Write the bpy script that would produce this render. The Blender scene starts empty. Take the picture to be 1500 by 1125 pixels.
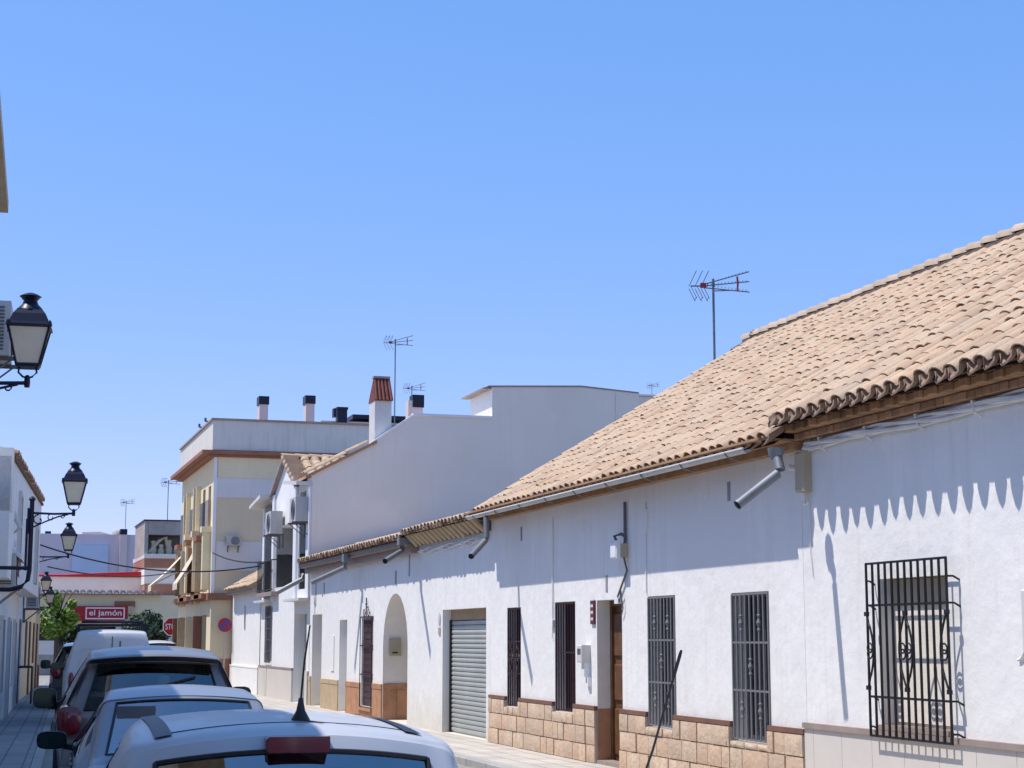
import bpy, bmesh, math, random
from mathutils import Vector, Matrix
random.seed(7)
S = bpy.context.scene
COL = S.collection
V = Vector
PI = math.pi
# ------------------------------------------------------------ camera frame (used to place things at their measured spots)
F, CX, CY, HY, VPX, EYE = 2500., 750., 562.5, 935., -30., 1.7
PIT = math.atan((HY-CY)/F)
HEAD = -math.atan((VPX-CX)*math.cos(PIT)/F)
FW = V((math.sin(HEAD)*math.cos(PIT), math.cos(HEAD)*math.cos(PIT), math.sin(PIT)))
RT = V((math.cos(HEAD), -math.sin(HEAD), 0))
UP = V((-math.sin(HEAD)*math.sin(PIT), -math.cos(HEAD)*math.sin(PIT), math.cos(PIT)))
def ray(x, y): return FW + RT*((x-CX)/F) - UP*((y-CY)/F)
XW = 8.18                                   # facade plane of the right-hand row
def atX(x, y, X=XW):
    d = ray(x, y); return V((X, d.y*X/d.x, EYE+d.z*X/d.x))
def atY(x, y, Y):
    d = ray(x, y); return V((d.x*Y/d.y, Y, EYE+d.z*Y/d.y))
def W(x, y, d=0.): return atX(x, y, XW-d)
_d = ray(107, 935); DL = math.atan2(_d.x, _d.y)   # direction of the left-hand row
def fromL(p): return V((p[0]*math.cos(DL)+p[1]*math.sin(DL), -p[0]*math.sin(DL)+p[1]*math.cos(DL), p[2]))
def toL(p): return V((p[0]*math.cos(DL)-p[1]*math.sin(DL), p[0]*math.sin(DL)+p[1]*math.cos(DL), p[2]))
def atV(x, y, v):
    r = toL(ray(x, y)); t = v/r.y; return V((r.x*t, v, EYE+r.z*t))
# ------------------------------------------------------------ materials
MATS = {}
def pmat(name, c, rough=.7, metal=0., var=.12, vs=3., c2=None, island=0., bump=0., bs=20., streak=0., coat=0., spec=.4, fine=0., isl2=None, blotch=None, patch=0., splash=0., bl=(.52, .72), bsc=.9):
    if name in MATS: return MATS[name]
    m = bpy.data.materials.new(name); m.use_nodes = True; nt = m.node_tree; N = nt.nodes; Lk = nt.links
    b = N['Principled BSDF']; b.inputs['Roughness'].default_value = rough; b.inputs['Metallic'].default_value = metal
    b.inputs['Specular IOR Level'].default_value = spec
    if coat: b.inputs['Coat Weight'].default_value = coat; b.inputs['Coat Roughness'].default_value = .05
    tc = N.new('ShaderNodeTexCoord'); co = tc.outputs['Object']
    def noise(scale, detail=5., vec=None, ro=.55):
        n = N.new('ShaderNodeTexNoise'); n.inputs['Scale'].default_value = scale; n.inputs['Detail'].default_value = detail
        n.inputs['Roughness'].default_value = ro; Lk.new(vec or co, n.inputs['Vector']); return n.outputs['Fac']
    def mix(f, a, bb, typ='MIX'):
        x = N.new('ShaderNodeMix'); x.data_type = 'RGBA'; x.blend_type = typ
        for s, val in ((x.inputs['Factor'], f), (x.inputs['A'], a), (x.inputs['B'], bb)):
            if hasattr(val, 'is_output'): Lk.new(val, s)
            elif isinstance(val, (int, float)): s.default_value = val
            else: s.default_value = (*val, 1)
        return x.outputs['Result']
    def ramp(f, lo, hi):
        r = N.new('ShaderNodeMapRange'); r.inputs['From Min'].default_value = lo; r.inputs['From Max'].default_value = hi; Lk.new(f, r.inputs['Value']); return r.outputs['Result']
    c2 = c2 or tuple(x*(1-2*var) for x in c)
    col = mix(ramp(noise(vs), .35, .68), c, c2)
    if island:
        g = N.new('ShaderNodeNewGeometry')
        h = N.new('ShaderNodeMapRange'); h.inputs['To Min'].default_value = 1-island; h.inputs['To Max'].default_value = 1+island*.45
        Lk.new(g.outputs['Random Per Island'], h.inputs['Value'])
        k = N.new('ShaderNodeVectorMath'); k.operation = 'SCALE'; Lk.new(col, k.inputs[0]); Lk.new(h.outputs['Result'], k.inputs['Scale']); col = k.outputs['Vector']
        if isl2:
            wn = N.new('ShaderNodeTexWhiteNoise'); wn.noise_dimensions = '1D'; Lk.new(g.outputs['Random Per Island'], wn.inputs['W'])
            col = mix(ramp(wn.outputs['Value'], .35, 1.05), col, isl2)
    if streak:
        mp = N.new('ShaderNodeMapping'); mp.inputs['Scale'].default_value = (5, 5, .35); Lk.new(co, mp.inputs['Vector'])
        col = mix(ramp(noise(1.6, 6., mp.outputs['Vector']), .5, .8), col, tuple(x*(1-streak)*y for x, y in zip(c, (1, .97, .92))))
    if fine:
        col = mix(ramp(noise(55., 3.), .4, .75), col, tuple(x*(1-fine) for x in c))
    if blotch: col = mix(ramp(noise(bsc, 7., None, .65), *bl), col, blotch)
    if patch:      # repainted patches with their own edges
        col = mix(ramp(noise(.55, 3., None, .45), .56, .575), col, tuple(x*(1-patch) for x in c))
        col = mix(ramp(noise(1.3, 8., None, .75), .66, .74), col, tuple(x*(1-2.2*patch)*y for x, y in zip(c, (1, .97, .92))))
    if splash:     # street dirt splashed on the foot of the wall
        sx = N.new('ShaderNodeSeparateXYZ'); Lk.new(co, sx.inputs[0]); h = N.new('ShaderNodeMath'); h.operation = 'MULTIPLY_ADD'; h.inputs[1].default_value = .9; Lk.new(noise(3.2, 6.), h.inputs[0]); Lk.new(sx.outputs['Z'], h.inputs[2])
        col = mix(ramp(h.outputs[0], 1.25, .45), col, tuple(x*(1-splash)*y for x, y in zip(c, (1, .95, .86))))
    Lk.new(col, b.inputs['Base Color'])
    if bump:
        bp = N.new('ShaderNodeBump'); bp.inputs['Strength'].default_value = 1.; bp.inputs['Distance'].default_value = bump
        Lk.new(noise(bs, 4.), bp.inputs['Height']); Lk.new(bp.outputs['Normal'], b.inputs['Normal'])
    MATS[name] = m; return m
def glassmat(name, tint=(.25, .32, .33), add=.03):
    m = bpy.data.materials.new(name); m.use_nodes = True; nt = m.node_tree; N = nt.nodes; N.clear(); Lk = nt.links
    o = N.new('ShaderNodeOutputMaterial'); mx = N.new('ShaderNodeMixShader'); t = N.new('ShaderNodeBsdfTransparent'); g = N.new('ShaderNodeBsdfGlossy')
    t.inputs['Color'].default_value = (*tint, 1); g.inputs['Roughness'].default_value = .02
    f = N.new('ShaderNodeFresnel'); f.inputs['IOR'].default_value = 1.55
    a = N.new('ShaderNodeMath'); a.operation = 'MULTIPLY_ADD'; a.inputs[1].default_value = 1.1; a.inputs[2].default_value = add; a.use_clamp = True
    Lk.new(f.outputs[0], a.inputs[0]); Lk.new(a.outputs[0], mx.inputs[0]); Lk.new(t.outputs[0], mx.inputs[1]); Lk.new(g.outputs[0], mx.inputs[2]); Lk.new(mx.outputs[0], o.inputs[0])
    MATS[name] = m; return m
M = {}
M['plaster'] = pmat('plaster', (.835, .82, .795), .85, var=.05, vs=1.0, bump=.015, bs=4.2, streak=.17, fine=.04, patch=.065, splash=.22)
M['plaster2'] = pmat('plaster_even', (.83, .815, .795), .85, var=.04, vs=1.1, bump=.012, bs=6., streak=.16, fine=.03)
M['sidewall'] = pmat('render_coat', (.845, .775, .675), .9, var=.04, vs=.5, bump=.005, bs=9., streak=.05, patch=.035)
M['reveal'] = pmat('reveal_paint', (.84, .78, .69), .8, var=.05, bump=.003)
M['cream_tile'] = pmat('cream_cladding', (.66, .61, .55), .5, var=.04, vs=2., fine=.05)
M['coping'] = pmat('coping_stone', (.34, .27, .235), .6, var=.1, vs=5.)
M['stone'] = pmat('plinth_stone', (.74, .565, .41), .85, var=.15, vs=7., island=.26, isl2=(.58, .38, .25), streak=.28, blotch=(.42, .36, .30), bl=(.58, .85), bsc=2.5, bump=.016, bs=16., fine=.25)
M['mortar'] = pmat('mortar', (.50, .42, .34), .95, var=.1, bump=.006, bs=30)
M['capstrip'] = pmat('brown_cap', (.21, .105, .07), .6, var=.12)
M['terracotta'] = pmat('terracotta_tile', (.50, .255, .135), .6, var=.14, vs=5, island=.15)
M['tan_tile'] = pmat('tan_tile', (.54, .41, .25), .6, var=.1, vs=6)
M['rooftile'] = pmat('roof_tile', (.57, .395, .255), .9, var=.11, vs=9., island=.31, isl2=(.55, .43, .30), blotch=(.33, .26, .20), bl=(.50, .92), bsc=1.1, bump=.006, bs=45., fine=.22)
M['roofpan'] = pmat('roof_pan', (.40, .27, .19), .9, var=.15, vs=9., island=.2, fine=.2)
M['ridgetile'] = pmat('ridge_tile', (.54, .42, .31), .9, var=.12, vs=7., island=.25, fine=.2)
M['underlay'] = pmat('roof_underlay', (.16, .10, .07), .95)
M['redtile'] = pmat('red_tile', (.21, .062, .048), .8, var=.2, island=.2)
M['brick'] = pmat('corbel_brick', (.46, .275, .155), .9, var=.15, vs=6, island=.35, bump=.006, bs=30)
M['gutter'] = pmat('zinc', (.27, .275, .285), .55, .5, var=.08, vs=4)
M['iron'] = pmat('black_iron', (.018, .018, .022), .5, .2, var=.1, bump=.001, bs=60)
M['bar'] = pmat('painted_bar', (.20, .20, .205), .55, var=.06)
M['gutterbelly'] = pmat('gutter_paint', (.62, .60, .56), .6, .1, var=.08)
M['acgrey'] = pmat('weathered_casing', (.50, .49, .47), .55, var=.08, streak=.15)  # one grey overall, with darker vertical streaks
M['slate'] = pmat('slate_tile', (.09, .09, .12), .8, var=.1, island=.2)  # dark blue-grey stands in for shade on the shop's eave tiles
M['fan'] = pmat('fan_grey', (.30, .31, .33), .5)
M['irongrey'] = pmat('grey_iron', (.13, .13, .145), .5, .3, var=.1)
M['ironmaroon'] = pmat('maroon_iron', (.045, .022, .03), .5, .1, var=.1)
M['wood'] = pmat('brown_wood', (.16, .075, .035), .45, var=.2, vs=6, streak=.3)
M['woodlight'] = pmat('cream_wood', (.47, .40, .32), .5, var=.1)
M['darkpane'] = pmat('dark_pane', (.022, .024, .03), .12, var=.1, spec=.6)
M['maroonpane'] = pmat('maroon_shutter', (.06, .022, .028), .4, var=.15, vs=8)
M['blind'] = pmat('blind_slats', (.40, .385, .36), .6, var=.06, vs=2)
M['shutter'] = pmat('roller_shutter', (.46, .485, .465), .45, .25, var=.07, vs=1.2, streak=.12)
M['lintel'] = pmat('ochre_lintel', (.42, .31, .2), .8, var=.1)
M['white'] = pmat('white_paint', (.80, .80, .81), .5, var=.03, vs=3)
M['offwhite'] = pmat('offwhite_metal', (.64, .63, .60), .5, var=.05)
M['cable'] = pmat('grey_cable', (.82, .81, .79), .7, var=.1)
M['blackcable'] = pmat('black_cable', (.03, .03, .035), .7, var=.1)
M['boxbeige'] = pmat('beige_box', (.50, .43, .31), .6, var=.08)
M['maroonsign'] = pmat('maroon_enamel', (.14, .03, .045), .4, var=.15, vs=20)
M['cream'] = pmat('cream_render', (.80, .69, .46), .85, var=.05, vs=.8, streak=.08, bump=.004, bs=8)
M['creamgrey'] = pmat('pale_grey_render', (.70, .68, .66), .85, var=.04, vs=.8, streak=.08)
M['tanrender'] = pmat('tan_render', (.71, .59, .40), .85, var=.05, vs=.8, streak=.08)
M['parapet'] = pmat('parapet_render', (.66, .645, .60), .9, var=.06, vs=.7, streak=.25)
M['cornice'] = pmat('brown_cornice', (.33, .145, .085), .7, var=.1)
M['terraband'] = pmat('terracotta_band', (.36, .17, .12), .8, var=.1)
M['pink'] = pmat('pink_render', (.68, .565, .545), .85, var=.05, vs=.7, streak=.08)
M['bluewall'] = pmat('pale_blue_render', (.50, .60, .74), .85, var=.05, vs=.7)
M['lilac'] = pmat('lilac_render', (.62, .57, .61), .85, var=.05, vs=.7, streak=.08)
M['concrete'] = pmat('bare_concrete', (.38, .36, .35), .95, var=.15, vs=1.5, streak=.25, bump=.01, bs=12)
M['signred'] = pmat('sign_red', (.42, .008, .018), .35, var=.05)
M['signwhite'] = pmat('sign_white', (.80, .78, .77), .4, var=.02)
M['signblue'] = pmat('sign_blue', (.035, .06, .30), .35, var=.05)
M['galv'] = pmat('galvanised', (.42, .43, .44), .45, .6, var=.1)
M['antenna'] = pmat('aerial_metal', (.15, .17, .20), .45, .5, var=.1)
M['awning'] = pmat('awning_canvas', (.70, .60, .45), .8, var=.08, vs=4)
M['redcanvas'] = pmat('red_canvas', (.32, .03, .04), .8, var=.15)
M['asphalt'] = pmat('worn_asphalt', (.34, .315, .275), .9, var=.15, vs=2, bump=.006, bs=80, fine=.2)
M['ground'] = pmat('earth', (.30, .26, .21), .95, var=.15, vs=.3)
M['kerb'] = pmat('kerb_granite', (.42, .41, .39), .85, var=.12, vs=5, island=.1, fine=.2)
M['leaf'] = pmat('leaf_green', (.17, .28, .035), .6, var=.2, vs=2., island=.5, isl2=(.25, .35, .05))
M['leaf2'] = pmat('leaf_dark', (.05, .09, .035), .6, var=.25, vs=2., island=.5)
M['leaf3'] = pmat('leaf_pale', (.13, .19, .10), .6, var=.25, vs=2., island=.5)
M['bark'] = pmat('bark', (.10, .075, .055), .9, var=.2, bump=.01, bs=20)
M['tyre'] = pmat('tyre_rubber', (.02, .02, .021), .8)
M['rim'] = pmat('alloy', (.45, .46, .48), .35, .8)
M['blackplastic'] = pmat('black_plastic', (.018, .018, .02), .45)
M['seat'] = pmat('seat_fabric', (.08, .082, .09), .8)
M['beigeseat'] = pmat('parcel_shelf', (.60, .54, .44), .8)
M['redlens'] = pmat('red_lens', (.20, .008, .012), .12, spec=.6, coat=.5, var=.15, vs=10)
M['mirror'] = pmat('mirror_glass', (.035, .055, .06), .05, 1., var=.02)
M['silver'] = pmat('silver_paint', (.55, .55, .56), .40, .12, var=.03, vs=1., coat=.12, spec=.25)
M['bluesilver'] = pmat('pale_blue_paint', (.29, .31, .345), .36, .3, var=.03, coat=.2, spec=.25)
M['navy'] = pmat('slate_blue_paint', (.13, .16, .22), .3, .4, var=.05, coat=.9)
M['brownpaint'] = pmat('grey_brown_paint', (.255, .24, .23), .36, .3, var=.04, coat=.25, spec=.25)
M['vanpaint'] = pmat('van_white_paint', (.62, .63, .65), .4, var=.03, coat=.5)
M['darkpaint'] = pmat('charcoal_paint', (.04, .042, .048), .3, .3, var=.05, coat=.9)
M['lampglass'] = pmat('frosted_pane', (.80, .68, .50), .3, var=.06, vs=4, spec=.5)
M['navyiron'] = pmat('navy_iron', (.012, .014, .032), .4, .3, var=.1)
M['carglass'] = glassmat('car_glass', (.74, .86, .84))
M['skyglass'] = glassmat('sky_glass', (.55, .66, .66), .34)
M['rearglass'] = glassmat('rear_glass', (.60, .78, .76), .16)
M['tintglass'] = glassmat('tinted_glass', (.16, .19, .22))
def pavemat(name, c, sc, rot=0.):
    m = pmat(name, c, .85, var=.12, vs=1.4, fine=.12); nt = m.node_tree; N = nt.nodes; b = N['Principled BSDF']
    src = b.inputs['Base Color'].links[0].from_socket
    tc = N.new('ShaderNodeTexCoord'); mp = N.new('ShaderNodeMapping'); mp.inputs['Rotation'].default_value = (0, 0, rot); nt.links.new(tc.outputs['Object'], mp.inputs['Vector'])
    br = N.new('ShaderNodeTexBrick'); br.inputs['Scale'].default_value = 1.; br.inputs['Brick Width'].default_value = sc; br.inputs['Row Height'].default_value = sc
    br.inputs['Mortar Size'].default_value = .012; br.offset = 0.
    br.inputs['Color1'].default_value = (1, 1, 1, 1); br.inputs['Color2'].default_value = (.86, .86, .86, 1); br.inputs['Mortar'].default_value = (.45, .45, .45, 1)
    nt.links.new(mp.outputs['Vector'], br.inputs['Vector'])
    x = N.new('ShaderNodeMix'); x.data_type = 'RGBA'; x.blend_type = 'MULTIPLY'; x.inputs['Factor'].default_value = 1.
    nt.links.new(src, x.inputs['A']); nt.links.new(br.outputs['Color'], x.inputs['B']); nt.links.new(x.outputs['Result'], b.inputs['Base Color'])
    return m
M['paveR'] = pavemat('pale_paving', (.60, .555, .49), .33)
M['paveL'] = pavemat('grey_paving', (.34, .34, .345), .30)
# ------------------------------------------------------------ mesh builder
class MB:
    def __init__(s): s.v = []; s.f = []
    def add(s, vs, fs):
        n = len(s.v); s.v += [V(p) for p in vs]; s.f += [tuple(i+n for i in f) for f in fs]; return s
    def quad(s, a, b, c, d): return s.add([a, b, c, d], [(0, 1, 2, 3)])
    def poly(s, pts): return s.add(pts, [tuple(range(len(pts)))])
    def box(s, lo, hi):
        x0, y0, z0 = lo; x1, y1, z1 = hi
        return s.add([(x0,y0,z0),(x1,y0,z0),(x1,y1,z0),(x0,y1,z0),(x0,y0,z1),(x1,y0,z1),(x1,y1,z1),(x0,y1,z1)],
                     [(0,3,2,1),(4,5,6,7),(0,1,5,4),(1,2,6,5),(2,3,7,6),(3,0,4,7)])
    def cbox(s, lo, hi, c=.01):                      # box with chamfered vertical and front edges
        x0, y0, z0 = lo; x1, y1, z1 = hi
        A = [(x0, y0+c, z0+c), (x0, y1-c, z0+c), (x0, y1-c, z1-c), (x0, y0+c, z1-c)]
        B = [(x0+c, y0, z0), (x0+c, y1, z0), (x0+c, y1, z1), (x0+c, y0, z1)]
        C = [(x1, y0, z0), (x1, y1, z0), (x1, y1, z1), (x1, y0, z1)]
        f = [(0,3,2,1)]
        for k in (0, 4):
            for i in range(4):
                j = (i+1) % 4; f.append((k+i, k+j, k+4+j, k+4+i))
        f.append((8,9,10,11)); return s.add(A+B+C, f)
    def prism(s, poly, ax, a, b):                    # polygon (2D) extruded along an axis
        def P(p, t):
            return (t, p[0], p[1]) if ax == 'x' else ((p[0], t, p[1]) if ax == 'y' else (p[0], p[1], t))
        n = len(poly); vs = [P(p, a) for p in poly]+[P(p, b) for p in poly]
        return s.add(vs, [tuple(range(n)), tuple(range(2*n-1, n-1, -1))]+[(i, (i+1) % n, n+(i+1) % n, n+i) for i in range(n)])
    def tube(s, pts, r, n=6, cap=True):
        pts = [V(p) for p in pts]; rs = r if isinstance(r, (list, tuple)) else [r]*len(pts); vs = []; fs = []
        for i, p in enumerate(pts):
            t = (pts[min(i+1, len(pts)-1)]-pts[max(i-1, 0)]).normalized()
            a = V((0, 0, 1)) if abs(t.z) < .9 else V((1, 0, 0)); u = t.cross(a).normalized(); w = t.cross(u)
            for k in range(n):
                g = 2*PI*(k+.5)/n; vs.append(p+(u*math.cos(g)+w*math.sin(g))*rs[i])
        for i in range(len(pts)-1):
            for k in range(n): fs.append((i*n+k, i*n+(k+1) % n, (i+1)*n+(k+1) % n, (i+1)*n+k))
        if cap: fs.append(tuple(range(n))); fs.append(tuple(range(len(vs)-1, len(vs)-n-1, -1)))
        return s.add(vs, fs)
    def lathe(s, prof, c=(0, 0, 0), n=12, ax='z', sx=1., off=0.):
        vs = []; c = V(c)
        for r, h in prof:
            for k in range(n):
                g = 2*PI*k/n+off; x, y = r*math.cos(g), r*math.sin(g)*sx
                vs.append(c+(V((x, y, h)) if ax == 'z' else (V((h, x, y)) if ax == 'x' else V((x, h, y)))))
        fs = [(i*n+k, i*n+(k+1) % n, (i+1)*n+(k+1) % n, (i+1)*n+k) for i in range(len(prof)-1) for k in range(n)]
        fs += [tuple(range(n-1, -1, -1)), tuple(range(len(vs)-n, len(vs)))]
        return s.add(vs, fs)
    def build(s, name, mat, org=(0, 0, 0), smooth=None):
        o_ = V(org); me = bpy.data.meshes.new(name); me.from_pydata([tuple(p-o_) for p in s.v], [], s.f); me.update()
        me.materials.append(M[mat] if isinstance(mat, str) else mat)
        if smooth:
            bm = bmesh.new(); bm.from_mesh(me); bmesh.ops.recalc_face_normals(bm, faces=bm.faces); bm.to_mesh(me); bm.free()
            me.polygons.foreach_set('use_smooth', [True]*len(me.polygons)); me.set_sharp_from_angle(angle=math.radians(smooth))
        o = bpy.data.objects.new(name, me); COL.objects.link(o); return o
ORG = {}
def tagit(o, label, cat, group=None):
    o['label'] = label; o['category'] = cat
    if group: o['group'] = group
    return o
def thing(name, label, cat, org, left=False, group=None, rot=None):
    o = bpy.data.objects.new(name, None); COL.objects.link(o); o.empty_display_size = .3
    o.location = fromL(org) if left else V(org)
    o.rotation_euler = (0, 0, (-DL if left else 0.) if rot is None else rot)
    tagit(o, label, cat, group); ORG[o.name] = V(org) if rot is None else V((0, 0, 0)); return o
def part(par, name, mb, mat, smooth=None, label=None):
    root = par
    while root.parent: root = root.parent
    o = mb.build(name, mat, ORG[root.name], smooth); o.parent = par
    if label: o['label'] = label
    return o
def single(name, label, cat, mb, mat, org, left=False, group=None, smooth=None, rot=None):
    o = mb.build(name, mat, org, smooth); o.location = fromL(org) if left else V(org)
    o.rotation_euler = (0, 0, (-DL if left else 0.) if rot is None else rot)
    return tagit(o, label, cat, group)
def struct(name, mb, mat, left=False):
    o = mb.build(name, mat); o['kind'] = 'structure'
    if left: o.rotation_euler = (0, 0, -DL)
    return o
def copy_tree(o, par=None):
    c = o.copy(); COL.objects.link(c); c.parent = par
    for ch in list(o.children): copy_tree(ch, c)
    return c
def copy_thing(o, loc, label, rot=None, scale=None):
    c = copy_tree(o); c.location = loc; c['label'] = label
    if rot is not None: c.rotation_euler = (0, 0, rot)
    if scale: c.scale = (scale,)*3
    return c
# front wall in a plane X = const, with openings.  hole: (ya, yb, za, zb, depth, arch)
def wallmesh(mb, X, Y0, Y1, Z0, Z1, holes, sgn=1):
    ys = sorted({Y0, Y1, *[h[0] for h in holes], *[h[1] for h in holes]}); zs = sorted({Z0, Z1, *[h[2] for h in holes], *[h[3] for h in holes]})
    for i in range(len(ys)-1):
        for j in range(len(zs)-1):
            ym, zm = (ys[i]+ys[i+1])/2, (zs[j]+zs[j+1])/2
            if any(h[0] < ym < h[1] and h[2] < zm < h[3] for h in holes): continue
            mb.quad((X, ys[i], zs[j]), (X, ys[i+1], zs[j]), (X, ys[i+1], zs[j+1]), (X, ys[i], zs[j+1]))
    for h in holes:
        ya, yb, za, zb, dp = h[:5]; D = X+sgn*dp; zt = zb
        if len(h) > 5 and h[5]:
            r = (yb-ya)/2; k = h[5]; zt = zb-r*k; yc = (ya+yb)/2
            arc = [(yc-r*math.cos(PI*i/14), zt+r*k*math.sin(PI*i/14)) for i in range(15)]
            for i in range(14):
                a, b = arc[i], arc[i+1]
                mb.quad((X, a[0], a[1]), (X, b[0], b[1]), (X, b[0], zb), (X, a[0], zb)); mb.quad((X, a[0], a[1]), (X, b[0], b[1]), (D, b[0], b[1]), (D, a[0], a[1]))
        else: mb.quad((X, ya, zb), (X, yb, zb), (D, yb, zb), (D, ya, zb))
        mb.quad((X, ya, za), (X, ya, zt), (D, ya, zt), (D, ya, za)); mb.quad((X, yb, za), (X, yb, zt), (D, yb, zt), (D, yb, za)); mb.quad((X, ya, za), (X, yb, za), (D, yb, za), (D, ya, za))
    return mb
PD, PO, TON = .95, .07, .85
# barrel tiles over a roof plane: P0 lower corner, A along the eave, B up the slope
def tiles(cov, pan, P0, A, B, la, lb, pitch=.25, expo=.31, jit=1., lip=True, cull=None, over=.0):
    A, B = V(A).normalized(), V(B).normalized(); N = A.cross(B)
    if N.z < 0: N = -N
    nc, nr = max(1, int(la/pitch)), max(1, int(lb/expo)); nseg = 6
    for c in range(nc+1):
        wob = [random.gauss(0, .006)*jit for _ in range(nr+1)]
        for r in range(nr):
            for kind in (0, 1):
                if kind == 0 and c == nc: continue
                mbx = cov if kind == 0 else pan
                if mbx is None: continue
                al = (c+(.5 if kind == 0 else 0))*pitch+wob[r]; up = r*expo+(random.gauss(0, .022)*jit if r else random.gauss(0, .008)); ex = over if (kind == 1 and r == 0) else 0.
                if cull and cull(al, up): continue
                ln = expo+.09+ex; up -= ex; r0, r1 = pitch*(.43 if kind == 0 else .365), pitch*(.385 if kind == 0 else .33); tw = random.gauss(0, .016)*jit; lift = random.gauss(0, .0045)*jit
                if kind == 0 and r and random.random() < .05: tw += random.choice((-1, 1))*.035; up -= random.uniform(.02, .07); lift += .01
                vs = []
                for e in (0, 1):
                    rr = (r0, r1)[e]; cen = V(P0)+A*(al+tw*(e-.5))+B*(up+ln*e)+N*((.010 if e == 0 else .0)+lift)
                    for k in range(nseg+1):
                        g = PI*k/nseg
                        if kind == 0: vs.append(cen+A*(rr*math.cos(g))+N*(rr*.70*math.sin(g)+.034))
                        else: vs.append(cen+A*(rr*math.cos(g))-N*(rr*PD*math.sin(g)-PO)+B*(TON*ex*math.cos(g)**2 if e == 0 else 0))
                fs = [(k, k+1, nseg+2+k, nseg+1+k) for k in range(nseg)]
                if lip:
                    cen = V(P0)+A*(al-tw*.5)+B*(up+.002)+N*(.010+lift); rr = r0-.018
                    for k in range(nseg+1):
                        g = PI*k/nseg
                        if kind == 0: vs.append(cen+A*(rr*math.cos(g))+N*(rr*.70*math.sin(g)+.034))
                        else: vs.append(cen+A*(rr*math.cos(g))-N*(rr*PD*math.sin(g)-PO)+B*(TON*ex*math.cos(g)**2))
                    b = 2*(nseg+1); fs += [(k, k+1, b+k+1, b+k) for k in range(nseg)]
                mbx.add(vs, fs)
def ridge(mb, P, A, L, r=.12, step=.36, up=V((0, 0, 1))):
    A = V(A).normalized(); Sd = A.cross(up).normalized(); n = int(L/step)
    for i in range(n):
        vs = []
        for e in (0, 1):
            c = V(P)+A*(step*i+(step+.05)*e)+up*(.02*(1-e)+random.gauss(0, .006)); rr = r*(1 if e == 0 else .86)
            for k in range(7): g = PI*k/6; vs.append(c+Sd*rr*math.cos(g)+up*rr*.9*math.sin(g))
        c = V(P)+A*(step*i)+up*.02
        for k in range(7): g = PI*k/6; vs.append(c+Sd*(r-.025)*math.cos(g)+up*(r-.025)*.9*math.sin(g))
        mb.add(vs, [(k, k+1, 8+k, 7+k) for k in range(6)]+[(k, k+1, 15+k, 14+k) for k in range(6)])
# ============================================================ SETTING
gm = MB(); gm.box((-400, -60, -.9), (600, 900, -.125)); struct('ground', gm, 'ground')
rd = MB(); rd.quad((-.75+0, -8, -.104), (6.72, -8, -.104), (6.72, 130, -.104), (-.75, 130, -.104)); rd.quad((-60, 76, -.100), (-.76, 76, -.100), (-.76, 88, -.100), (-60, 88, -.100)); rd.quad((6.73, 76, -.100), (60, 76, -.100), (60, 88, -.100), (6.73, 88, -.100))
struct('road', rd, 'asphalt')
pv = MB(); pv.box((6.87, -8, -.12), (8.19, 70.5, 0)); struct('pavement', pv, 'paveR')
pv = MB(); pv.box((-1.51, -8, -.12), (-.50, 70, -.002)); struct('pavement.001', pv, 'paveL', left=True)
kb = MB()
for i in range(78): kb.cbox((6.72, -8+i*1.0, -.13), (6.868, -8+i*1.0+.992, .004), .012)
struct('kerb', kb, 'kerb')
kb = MB()
for i in range(78): kb.cbox((-.497, -8+i*1.0, -.13), (-.36, -8+i*1.0+.992, .002), .012)
struct('kerb.001', kb, 'kerb', left=True)
# ============================================================ helpers for facades
def grille(par, ya, yb, za, zb, d, nb, mat, hz=(.36, .7), r=.010, orn=0, name='window_grille', label=None, frame=True, half=(), knots=()):
    g = MB(); X = XW-d
    for i in range(nb):
        y = ya+(yb-ya)*i/(nb-1); g.tube([(X, y, za), (X, y, zb)], r, 6)
    for z in [za+(zb-za)*h for h in hz]+([za, zb] if frame else []):
        g.box((X-.006, ya-.012, z-.011), (X+.006, yb+.012, z+.011))
    st = (yb-ya)/(nb-1)
    for bi, zf in knots: g.lathe([(.005, -.11), (.024, -.08), (.012, -.05), (.03, 0), (.012, .05), (.024, .08), (.005, .11)], (X, ya+bi*st, za+(zb-za)*zf), 7)
    def dia(yc, z0, z1, w, ss=(-1, 1)):
        for s in ss:
            pts = [(X-.012, yc+s*w*math.sin(PI*t/12)**1.0, z0+(z1-z0)*t/12) for t in range(13)]
            g.tube(pts, r*.75, 5)
            for q in (.46, .54):
                zc = z0+(z1-z0)*q; g.tube([(X-.014, yc+s*(w*.45+w*.38*math.cos(2*PI*k/10)), zc+w*.38*math.sin(2*PI*k/10)) for k in range(11)], r*.6, 5)
        for z in (z0, z1): g.box((X-.02, yc-.03, z-.02), (X+.004, yc+.03, z+.02))
    if orn:
        for i in orn:
            z0, z1 = (za+(zb-za)*h for h in (hz[0]+.05, hz[1]-.05)); dia(ya+st*i, z0, z1, st*1.0)
    for i, s in half: dia(ya+st*i, za+(zb-za)*(hz[0]+.05), za+(zb-za)*(hz[1]-.05), st*1.0, (s,))
    return part(par, name, g, mat, label=label)
def window(par, ya, yb, za, zb, dep, pane='darkpane', frame='irongrey'):
    w = MB(); X = XW+dep
    for (a, b, c, e) in ((ya, ya+.05, za, zb), (yb-.05, yb, za, zb), (ya+.05, yb-.05, za, za+.05), (ya+.05, yb-.05, zb-.05, zb), ((ya+yb)/2-.03, (ya+yb)/2+.03, za+.05, zb-.05)):
        w.box((X-.05, a, c), (X, b, e))
    wo = part(par, 'window', w, frame)
    p = MB(); p.box((X-.012, ya+.002, za+.002), (X+.02, yb-.002, zb-.002)); part(wo, 'pane', p, pane); return wo
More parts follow.
